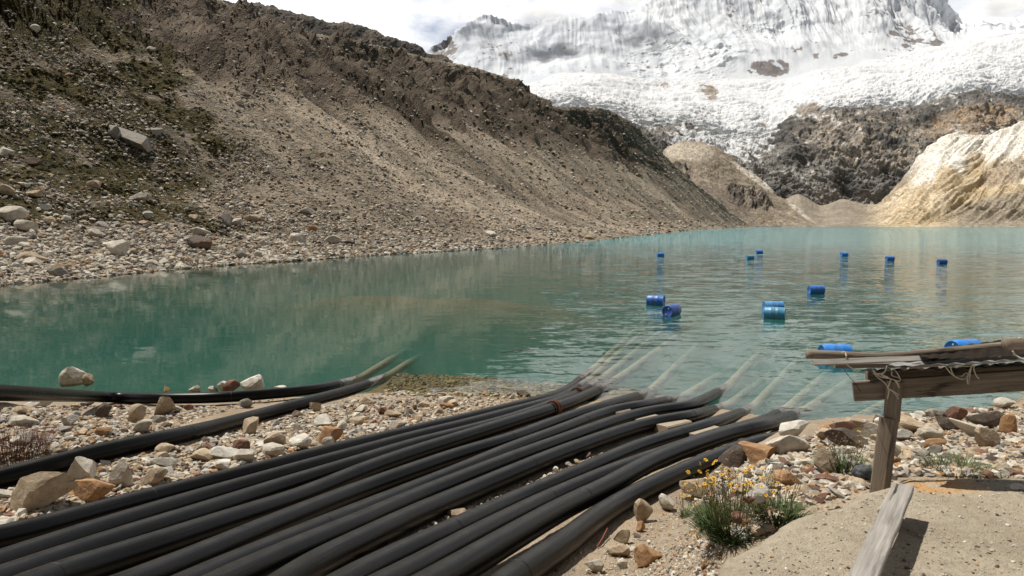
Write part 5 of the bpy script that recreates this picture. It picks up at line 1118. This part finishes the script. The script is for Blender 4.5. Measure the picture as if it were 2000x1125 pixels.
def sheet(name, back, front, pitch, amp, mat, thick=.003, ragged=.02, seed=0, paint=None, lab=None):
    nu, nv = 240, 26; Bk = catmull(np.array(back), .01); Fr = catmull(np.array(front), .01)
    def res(Q): t = np.linspace(0, len(Q) - 1, nu); return np.stack([np.interp(t, np.arange(len(Q)), Q[:, k]) for k in range(3)], -1)
    Bk, Fr = res(Bk), res(Fr); L = np.cumsum(np.linalg.norm(np.diff(Bk, axis=0, prepend=Bk[:1]), axis=1)); v = np.linspace(0, 1, nv)[None, :, None]
    rg = ragged * fbm(L * 14, seed, 0, 4, seed + 50, .65)[:, None]; P = Bk[:, None] * (1 - v) + Fr[:, None] * v; P[:, :, 2] += (amp * np.sin(L / pitch * 2 * math.pi))[:, None]
    dirv = (Fr - Bk); dirv /= np.linalg.norm(dirv, axis=1, keepdims=True); P = P + dirv[:, None] * (rg * np.linspace(-1, 1, nv)[None])[..., None]
    P[..., 2] += .012 * fbm(P[..., 0] * 4, P[..., 1] * 4, 0, 3, seed + 8)
    V = np.concatenate([P.reshape(-1, 3), P.reshape(-1, 3) - [0, 0, thick]]); F = grid_faces(nu, nv); k = nu * nv
    at = {'paint': np.zeros(len(V))}
    if paint: at['paint'] = sstep(.12, .2, fbm(V[:, 0] * 7 + V[:, 2] * 6, V[:, 1] * 3, 0, 3, 71) - .35 * (1 - sstep(paint[0], paint[1], V[:, 0])))
    e = []
    for q in (np.arange(nu - 1) * nv, np.arange(nu - 1) * nv + nv - 1): e.append(np.stack([q, q + nv, q + nv + k, q + k], -1))
    e.append(np.stack([np.arange(nv - 1), np.arange(1, nv), np.arange(1, nv) + k, np.arange(nv - 1) + k], -1))
    o = sh_mesh(name, V, np.concatenate([F, F[:, ::-1] + k] + e), mat, True, at)
    if lab: o['label'] = lab
    return o
sheet('roof_sheet', [U(1788, 689, 4.72), U(1900, 672, 4.7), U(2000, 658, 4.7), U(2200, 630, 4.7)], [U(1800, 699, 4.22), U(1880, 699, 4.2), U(2000, 692, 4.15), U(2200, 668, 4.1)], .09, .004, MTAR, seed=1, lab='upper black tarred roof sheet with a ragged edge')
sheet('roof_sheet', [U(1800, 700, 4.55), U(1860, 698, 4.55), U(2000, 694, 4.5), U(2200, 672, 4.5)], [U(1730, 713, 4.28), U(1800, 713, 4.22), U(2000, 700, 4.1), U(2200, 682, 4.05)], .09, .004, MGAL, seed=2, ragged=.03, paint=(2.6, 2.9), lab='lower corrugated sheet, bare metal with orange paint')
sheet('roof_sheet', [U(1700, 722, 4.9), U(1800, 718, 4.9), U(2000, 708, 4.8), U(2200, 695, 4.8)], [U(1680, 724, 4.5), U(1800, 722, 4.4), U(2000, 712, 4.3), U(2200, 700, 4.2)], .11, .010, MTAR, seed=4, lab='lowest dark sheet under the rafters')
mm = M('pale_twine'); MTW = mm.bsdf((.50, .45, .36), .9); mm = M('dark_wire'); MDW = mm.bsdf((.03, .028, .025), .6)
def twine(pts, D, r=.0035, mat=MTW, lab=None, name='twine'):
    Q = np.array([U(a, b, D[0] + (D[1] - D[0]) * i / max(1, len(pts) - 1) + .012 * math.sin(i * 2.1)) for i, (a, b) in enumerate(pts)]); Q = even(catmull(Q, .006), .006); V, Fs = tube(Q, r, 7); o = sh_mesh(name, V, Fs, mat, True)
    if lab: o['label'] = lab
    return o
twine([(1732, 716), (1728, 726), (1722, 733), (1740, 740), (1758, 744), (1752, 728), (1744, 722), (1742, 733), (1757, 738)], (4.35, 4.5))
twine([(1704, 722), (1712, 735), (1728, 748), (1736, 762), (1733, 780)], (4.45, 4.52))
twine([(1706, 724), (1720, 736), (1746, 742), (1756, 757), (1752, 745), (1741, 741), (1736, 752), (1734, 758), (1745, 764), (1757, 773)], (4.42, 4.50))
twine([(1736, 760), (1746, 767), (1756, 780)], (4.50, 4.50)); twine([(1705, 730), (1722, 731), (1735, 737)], (4.45, 4.45))
twine([(1846, 716), (1858, 730), (1872, 739), (1884, 740), (1890, 731), (1886, 729), (1876, 736)], (4.30, 4.40))
twine([(1900, 711), (1893, 726), (1889, 740), (1891, 750), (1893, 742), (1896, 722), (1899, 712)], (4.28, 4.38)); twine([(1903, 713), (1902, 722), (1907, 734), (1912, 740)], (4.3, 4.35)); twine([(1856, 716), (1860, 728), (1866, 736)], (4.3, 4.35)); twine([(1852, 717), (1900, 715)], (4.3, 4.3), .0025)
twine([(1645, 689), (1650, 688), (1653, 696), (1651, 703)], (4.38, 4.38), .005, lab='white cord tied round the pole')
twine([(1978, 686), (1984, 694), (2000, 702), (2020, 706)], (3.8, 3.8), .004); twine([(1990, 660), (2002, 664), (2010, 672)], (3.79, 3.79), .005, lab='white cord on the thick pole')
twine([(1646, 716), (1654, 730), (1667, 745), (1676, 758), (1682, 766)], (4.5, 4.66), .0022, MDW, 'thin dark wire to the beam end', 'wire')
twine([(1650, 709), (1662, 718), (1672, 722)], (4.4, 4.45)); 

# ------------------------------------------------------------------ drums afloat
def mat_drum(name, col, fade):
    m = M(name); ob = m.obj(); n = m.noise(5, 5, .6, ob); n2 = m.noise(22, 4, .6, ob)
    c = m.mix(m.ramp(n, [(0.4, 0.0), (0.7, .6)]), col, fade); c = m.mix(m.ramp(n2, [(0.62, 0.0), (0.74, .4)]), c, (.40, .42, .42))
    return m.bsdf(c, .42, None, .5)
DM = {'blue': mat_drum('blue_plastic', (.022, .13, .46), (.05, .20, .50)), 'deep': mat_drum('deep_blue_plastic', (.014, .075, .34), (.03, .12, .40)),
      'bright': mat_drum('bright_blue_plastic', (.020, .19, .62), (.06, .28, .66)), 'pale': mat_drum('pale_blue_plastic', (.06, .25, .42), (.12, .34, .48)), 'sky': mat_drum('sky_blue_plastic', (.06, .24, .56), (.12, .32, .58))}
mm = M('drum_strap'); MST = mm.bsdf((.20, .17, .14), .9); mm = M('drum_bung'); MBU = mm.bsdf((.45, .47, .48), .6)
def lathe(prof, seg=36):
    th = np.linspace(0, 2 * math.pi, seg, endpoint=False); V = np.array([(x, r * math.cos(a), r * math.sin(a)) for x, r in prof for a in th])
    i = np.arange(len(prof) - 1)[:, None] * seg; j = np.arange(seg)[None]; k = (j + 1) % seg
    return V, np.stack([i + j, i + seg + j, i + seg + k, i + k], -1).reshape(-1, 4)
def drum(px, py, col, yaw, label, D=None, tilt=0.0, z=.20, size=1.0, far=False):
    P = U(px, py, (CZ - z) * FPX / (py - HOR)); prof = [(-.425, .001), (-.425, .235), (-.44, .25), (-.445, .27), (-.43, .282), (-.415, .272), (-.39, .278), (-.30, .29), (-.155, .292), (-.145, .297), (-.13, .292), (.13, .292), (.145, .297), (.155, .292), (.30, .29), (.39, .278), (.415, .272), (.43, .282), (.445, .27), (.44, .25), (.425, .235), (.425, .001)]
    V, F = lathe([(a * size, b * size) for a, b in prof]); root = mesh_obj('drum', V, F, DM[col], smooth=False)
    me = root.data; me.polygons.foreach_set('use_smooth', np.ones(len(me.polygons), bool))
    root.location = tuple(P); root.rotation_euler = (R.uniform(0, 6), tilt, yaw); props(root, label, 'drum', 'blue floating drums that mark the pipes')
    if not far:
        V, F = lathe([(-.012 * size, .291 * size), (-.012 * size, .300 * size), (.0, .302 * size), (.012 * size, .300 * size), (.012 * size, .291 * size)]); st = mesh_obj('strap', V, F, MST, root)
        for sx in (-1, 1):
            for yy in (-.16, .16):
                V, F = lathe([(0, .001), (0, .034), (.018, .034), (.024, .028), (.024, .001)], 14); V = V * [sx, 1, 1] + [sx * .42 * size, yy * size, 0]; mesh_obj('bung', V, F, MBU, root)
    return root
drum(1281, 587, 'blue', -.5, 'blue drum with its right lid showing, upper left one of the near drums')
drum(1312, 607, 'deep', .85, 'dark blue drum turned end on, just below the upper left one')
drum(1510, 600, 'sky', .0, 'sky blue drum mostly hidden behind the pale teal one', z=.22)
drum(1513, 612, 'pale', -.45, 'faded teal drum with its right lid showing, in front of a sky blue one')
drum(1594, 566.5, 'blue', .0, 'clean blue drum seen side on, alone in mid lake')
for a, b, c, l in ((1290, 497.5, 'bright', 'leftmost of the tiny far drums, bright blue'), (1465, 502.5, 'pale', 'pale tiny far drum just below a blue one'), (1483, 492.5, 'blue', 'tiny far blue drum just above the pale one'), (1649, 497, 'bright', 'tiny bright blue far drum in the middle of the right half'),
                   (1738, 505, 'blue', 'tiny far blue drum, second from the right'), (1840, 511.5, 'deep', 'rightmost tiny far drum, dark blue')): drum(a, b, c, .05, l)
drum(1631, 690, 'bright', .02, 'bright blue drum half hidden behind the pole of the shelter', z=.20, size=1.0)
drum(1882, 682, 'bright', .30, 'bright blue drum whose top shows above the black roof sheet', z=.2, size=1.12)

# ------------------------------------------------------------------ boat end at the right edge, bag by the post
def boat():
    c = np.array([11.9, 12.2, .55]); root = empty('boat', tuple(c)); props(root, 'cream boat hull with an orange inside at the right edge by the water', 'boat')
    mh = M('cream_hull'); mhm = mh.bsdf(mh.ramp(mh.noise(6, 5), [(0.3, (.34, .30, .24)), (0.7, (.52, .47, .38))]), .6); mo_ = M('orange_inner'); mom = mo_.bsdf((.62, .10, .03), .5)
    nu, nv = 60, 14; th = np.linspace(0, 2 * math.pi, nu, endpoint=False); V = []
    for t in th:
        for j in range(nv):
            f = j / (nv - 1); a = 1.9 * (1 - .35 * f * f); b = .75 * (1 - .55 * f * f); V.append((a * math.cos(t), b * math.sin(t) * (1 - .25 * abs(math.cos(t))), -.42 * math.sin(f * math.pi / 2)))
    V = np.array(V) @ rotm(.42).T; i = np.arange(nu)[:, None] * nv; j = np.arange(nv - 1)[None]; i2 = (np.arange(nu)[:, None] + 1) % nu * nv; F = np.stack([i + j, i + j + 1, i2 + j + 1, i2 + j], -1).reshape(-1, 4)
    mesh_obj('hull', V, F, mhm, root, True); Q = np.array([(1.9 * math.cos(t), .75 * math.sin(t) * (1 - .25 * abs(math.cos(t))), .02) for t in np.linspace(0, 2 * math.pi, 90)]) @ rotm(.42).T
    V2, F2 = tube(Q, .07, 12, False); mesh_obj('gunwale', V2, F2, mhm, root, True)
    Q = np.array([(1.35 * math.cos(t), .42 * math.sin(t), -.05) for t in np.linspace(0, 2 * math.pi, 70)]) @ rotm(.42).T; V3, F3 = tube(Q, .16, 14, False); mesh_obj('inner_cushion', V3, F3, mom, root, True)
boat()
def bag():
    P = fast_hit([1690], [946])[0]; V, F = ICO[4]; V = V.copy() * [.068, .055, .055]
    n = fbm(V[:, 0] * 22, V[:, 1] * 22, V[:, 2] * 14, 4, 401, .6, True); V *= (1 + .28 * n)[:, None]; V[:, 2] += .05; V[:, 2] = np.maximum(V[:, 2], -.02); V[:, :2] *= (1 + .6 * sstep(.02, -.02, V[:, 2]))[:, None]
    m = M('dark_rubber_cloth'); mt = m.bsdf(m.ramp(m.noise(20, 4), [(0.3, (.035, .040, .045)), (0.7, (.075, .085, .09))]), .7)
    o = mesh_obj('rag', V, F, mt, smooth=True); o.location = tuple(P + [0, .04, .02]); props(o, 'crumpled dark grey rubber cloth at the foot of the leaning post', 'cloth')
bag()
def twig():
    A_, B_ = fast_hit([1166, 1186], [1072, 1050]); V, Fs = tube(np.array([A_ + [0, 0, .02], (A_ + B_) / 2 + [0, 0, .05], B_ + [0, 0, .10]]), .007, 8); mm = M('rust_rod'); o = mesh_obj('rod', V, Fs, mm.bsdf((.22, .06, .03), .8), smooth=True); props(o, 'thin rusty rod sticking out from under the last pipe', 'rod')
twig()
def cable():
    Q = catmull(np.array([U(978, 689, CZ * FPX / 251.), U(1010, 685, CZ * FPX / 247.), U(1045, 686, CZ * FPX / 248.), U(1062, 691, CZ * FPX / 253.)]), .05); V, Fs = tube(Q, .012, 8); mm = M('rope_dark'); o = mesh_obj('rope', V, Fs, mm.bsdf((.10, .08, .06), .9), smooth=True); props(o, 'thin curved rope floating on the dark green water', 'rope')
cable()

# ------------------------------------------------------------------ plants
def mat_leaf(name, a, b):
    m = M(name); c = m.mix(m.attr('t'), a, b); m.bsdf(c, .6, None, .3); return m.m
ML = mat_leaf('leaf_green', (.022, .045, .012), (.085, .125, .035)); MSTM = mat_leaf('flower_stem', (.060, .070, .020), (.15, .115, .045)); MDRY = mat_leaf('dry_stem', (.10, .075, .045), (.22, .17, .10)); MRED = mat_leaf('reddish_stem', (.050, .018, .012), (.16, .06, .045)); MTUF = mat_leaf('tuft_blade', (.030, .050, .015), (.11, .13, .045))
mm = M('yellow_petal'); MY = mm.bsdf((.72, .42, .015), .6); mm = M('flower_disc'); MDC = mm.bsdf((.30, .13, .01), .8); mm = M('seed_head'); MSH = mm.bsdf((.13, .10, .065), .9)
def blades(r, n, spread, h0, h1, w, lean, droop, seg=5, aim=None):
    """n bent tapering blades from round a base -> V, F, t"""
    V, F, T = [], [], []
    for i in range(n):
        a = r.uniform(0, 6.283); rr = spread * math.sqrt(r.random()); b = np.array([rr * math.cos(a), rr * math.sin(a), 0]); a2 = a + r.normal(0, .6); L = r.uniform(h0, h1); ln = lean * r.uniform(.3, 1.2)
        d = np.array([math.cos(a2), math.sin(a2), 0]); sd_ = np.array([-math.sin(a2), math.cos(a2), 0]); s0 = len(V); ww = w * r.uniform(.7, 1.3); sh_ = r.uniform(0, 1)
        for k in range(seg + 1):
            f = k / seg; p = b + d * L * ln * (f + droop * f * f) + np.array([0, 0, L * (f - .35 * droop * f ** 3)]) * math.sqrt(max(.05, 1 - ln * ln * .6)); wd = ww * (1 - f ** 1.8) * (.55 + .9 * f if f < .5 else 1) + .0004
            V += [p - sd_ * wd, p + sd_ * wd]; T += [.5 * sh_ + .5 * f] * 2
        for k in range(seg): q = s0 + 2 * k; F.append((q, q + 1, q + 3, q + 2))
    return np.array(V), np.array(F), np.array(T)
def flower_mesh(r, rad, normal):
    n = np.array(normal) / np.linalg.norm(normal); A = np.cross(n, [0, 1, .3]); A /= np.linalg.norm(A); B = np.cross(n, A); V, F = [], []
    for k in range(11):
        a = k / 11 * 6.283 + r.uniform(-.1, .1); d = A * math.cos(a) + B * math.sin(a); s_ = -A * math.sin(a) + B * math.cos(a); q = len(V); rr = rad * r.uniform(.85, 1.1)
        V += [d * rad * .2, d * rr * .65 + s_ * rad * .17 + n * rad * .08, d * rr, d * rr * .65 - s_ * rad * .17 + n * rad * .08]; F.append((q, q + 1, q + 2, q + 3))
    return np.array(V), np.array(F)
def plant(name, px, py, label, nl, lh, ns, sh__, nf, spread, seed, leafmat=ML, stemmat=MSTM, lw=.006, frad=.013, heads=2, group=None, lean=.75, P=None, cat='plant'):
    r = np.random.default_rng(seed); P = fast_hit([px], [py])[0] if P is None else P; root = empty(name, tuple(P)); props(root, label, cat, group)
    V, F, T = blades(r, nl, spread, lh * .5, lh, lw, lean, .5); V[:, 2] -= .01; mesh_obj('leaves', V, F, leafmat, root, attrs={'t': T})
    if ns:
        VS, FS, TS, k0 = [], [], [], 0; VH, FH = [], []; ends = []
        for i in range(ns):
            a = r.uniform(0, 6.283); rr = spread * .8 * math.sqrt(r.random()); b = np.array([rr * math.cos(a), rr * math.sin(a), 0]); L = sh__ * r.uniform(.55, 1.05); ln = r.uniform(.02, .38); d = np.array([math.cos(a), math.sin(a), 0]); e = b + d * L * ln + [0, 0, L]
            mid = (b + e) / 2 + r.normal(0, .01, 3); Q = catmull(np.array([b, mid, e]), L / 6)
            tr = [Q]
            for h in range(heads):
                st = Q[int(len(Q) * r.uniform(.6, .9))]; e2 = st + d * r.uniform(-.03, .05) * L / .3 + r.normal(0, .018, 3) + [0, 0, L * r.uniform(.08, .22)]; tr.append(np.array([st, (st + e2) / 2 + r.normal(0, .004, 3), e2]))
            for q in tr:
                v, f = tube(q, .0013 if q is tr[0] else .0009, 4, False); VS.append(v); FS.append(f[0] + k0); TS.append(np.full(len(v), r.random())); k0 += len(v); ends.append(q[-1])
        r.shuffle(ends); ends = sorted(ends, key=lambda q: -q[2] + r.normal(0, .05)); V1, F1 = ICO[1]; k0 = 0
        for e in ends[nf:]:
            VH.append(V1 * [.0042, .0042, .006] * r.uniform(.7, 1.3) + e); FH.append(F1 + k0); k0 += len(V1)
        VS = np.concatenate(VS); q0 = len(VS); V_ = np.concatenate([VS] + VH) if VH else VS
        mesh_obj('stems', V_, [np.concatenate(FS)] + ([np.concatenate(FH) + q0] if VH else []), stemmat, root, attrs={'t': np.concatenate([np.concatenate(TS), np.ones(len(V_) - q0)])})
        for e in ends[:nf]:
            nrm = r.normal(0, .35, 3) + [0, -.45, .9]; v, f = flower_mesh(r, frad * r.uniform(.75, 1.15), nrm); fl = mesh_obj('flower', v, f, MY, root); fl.location = tuple(e)
            mesh_obj('flower_disc', V1 * frad * .26 + nrm / np.linalg.norm(nrm) * .002, F1, MDC, fl)
    return root
plant('flowering_plant', 1432, 1042, 'large clump of narrow green leaves with many yellow daisies by the ledge', 760, .20, 130, .38, 50, .19, 1, lw=.0065, frad=.016)
plant('flowering_plant', 1520, 1018, 'leafy lower clump right of the large daisy clump, with few thin stems', 300, .16, 24, .28, 5, .12, 2, lw=.0055)
plant('flowering_plant', 1338, 1010, 'small thin daisy plant with one yellow cluster against the last pipe', 80, .12, 18, .36, 16, .05, 3, lw=.005, frad=.018)
plant('grass_tuft', 1648, 925, 'dark green tuft with dry seed stems between the propped slab and the post', 260, .22, 30, .32, 3, .11, 4, lw=.005, heads=3, stemmat=MDRY)
plant('grass_tuft', 1868, 922, 'low wide green tuft at the far edge of the ledge on the right', 480, .15, 0, 0, 0, .24, 5, leafmat=MTUF, lw=.003)
plant('heather_bush', 22, 892, 'dark reddish bush at the left edge between the two upper pipes', 420, .42, 60, .42, 0, .42, 6, leafmat=MRED, stemmat=MRED, lw=.004, lean=.5, cat='bush')
plant('grass_tuft', 82, 906, 'yellow green tuft behind the second pipe near the reddish bush', 150, .16, 0, 0, 0, .10, 7, leafmat=MTUF, lw=.003)
plant('flowering_plant', 5, 922, 'thin dry plant with a single yellow flower below the reddish bush', 60, .14, 26, .30, 1, .22, 8, leafmat=MDRY, stemmat=MDRY, lw=.003)
plant('grass_tuft', 122, 876, 'tiny green sprig on the gravel right of the reddish bush', 24, .07, 0, 0, 0, .03, 9, leafmat=MTUF, lw=.003)
plant('flowering_plant', 1363, 1056, 'tiny seedling with one orange bud on the open sand', 14, .035, 5, .05, 1, .02, 10, lw=.003, frad=.006)

# ------------------------------------------------------------------ cloud lying on the summits
def clouds():
    m = M('mountain_cloud'); m.t.nodes.remove(m.out); m.out = m.n('ShaderNodeOutputMaterial'); tc = m.n('ShaderNodeTexCoord').outputs['Object']
    ln = m.n('ShaderNodeVectorMath', operation='LENGTH'); m.L(tc, ln.inputs[0])
    n = m.noise(2.2, 6, .6, tc)
    d = m.math('SUBTRACT', m.math('ADD', m.math('SUBTRACT', 1.0, ln.outputs['Value']), m.math('MULTIPLY', m.math('SUBTRACT', n, .5), 2.6)), .25)
    d = m.math('MULTIPLY', m.math('MAXIMUM', d, 0.0), .10)
    v = m.n('ShaderNodeVolumePrincipled'); v.inputs['Color'].default_value = (1, 1, 1, 1); v.inputs['Anisotropy'].default_value = .35; m.L(d, v.inputs['Density'])
    m.L(v.outputs[0], m.out.inputs['Volume']); m.m.cycles.volume_step_rate = 4
    V, F = ICO[2]
    me = None
    for px, py, D, rx, ry, rz in ((1050, 22, 3820, 230, 90, 85), (905, 22, 3900, 120, 90, 60), (1225, -8, 3950, 230, 120, 70), (1960, 10, 4500, 330, 120, 90)):
        o = mesh_obj('clouds', V, F, m.m) if me is None else bpy.data.objects.new('clouds', me)
        if me is None: me = o.data
        else: COL.objects.link(o)
        o.location = tuple(U(px, py, D)); o.scale = (rx, ry, rz); props(o, 'soft white cloud drifting over the snow summits', 'cloud', kind='stuff')
clouds()
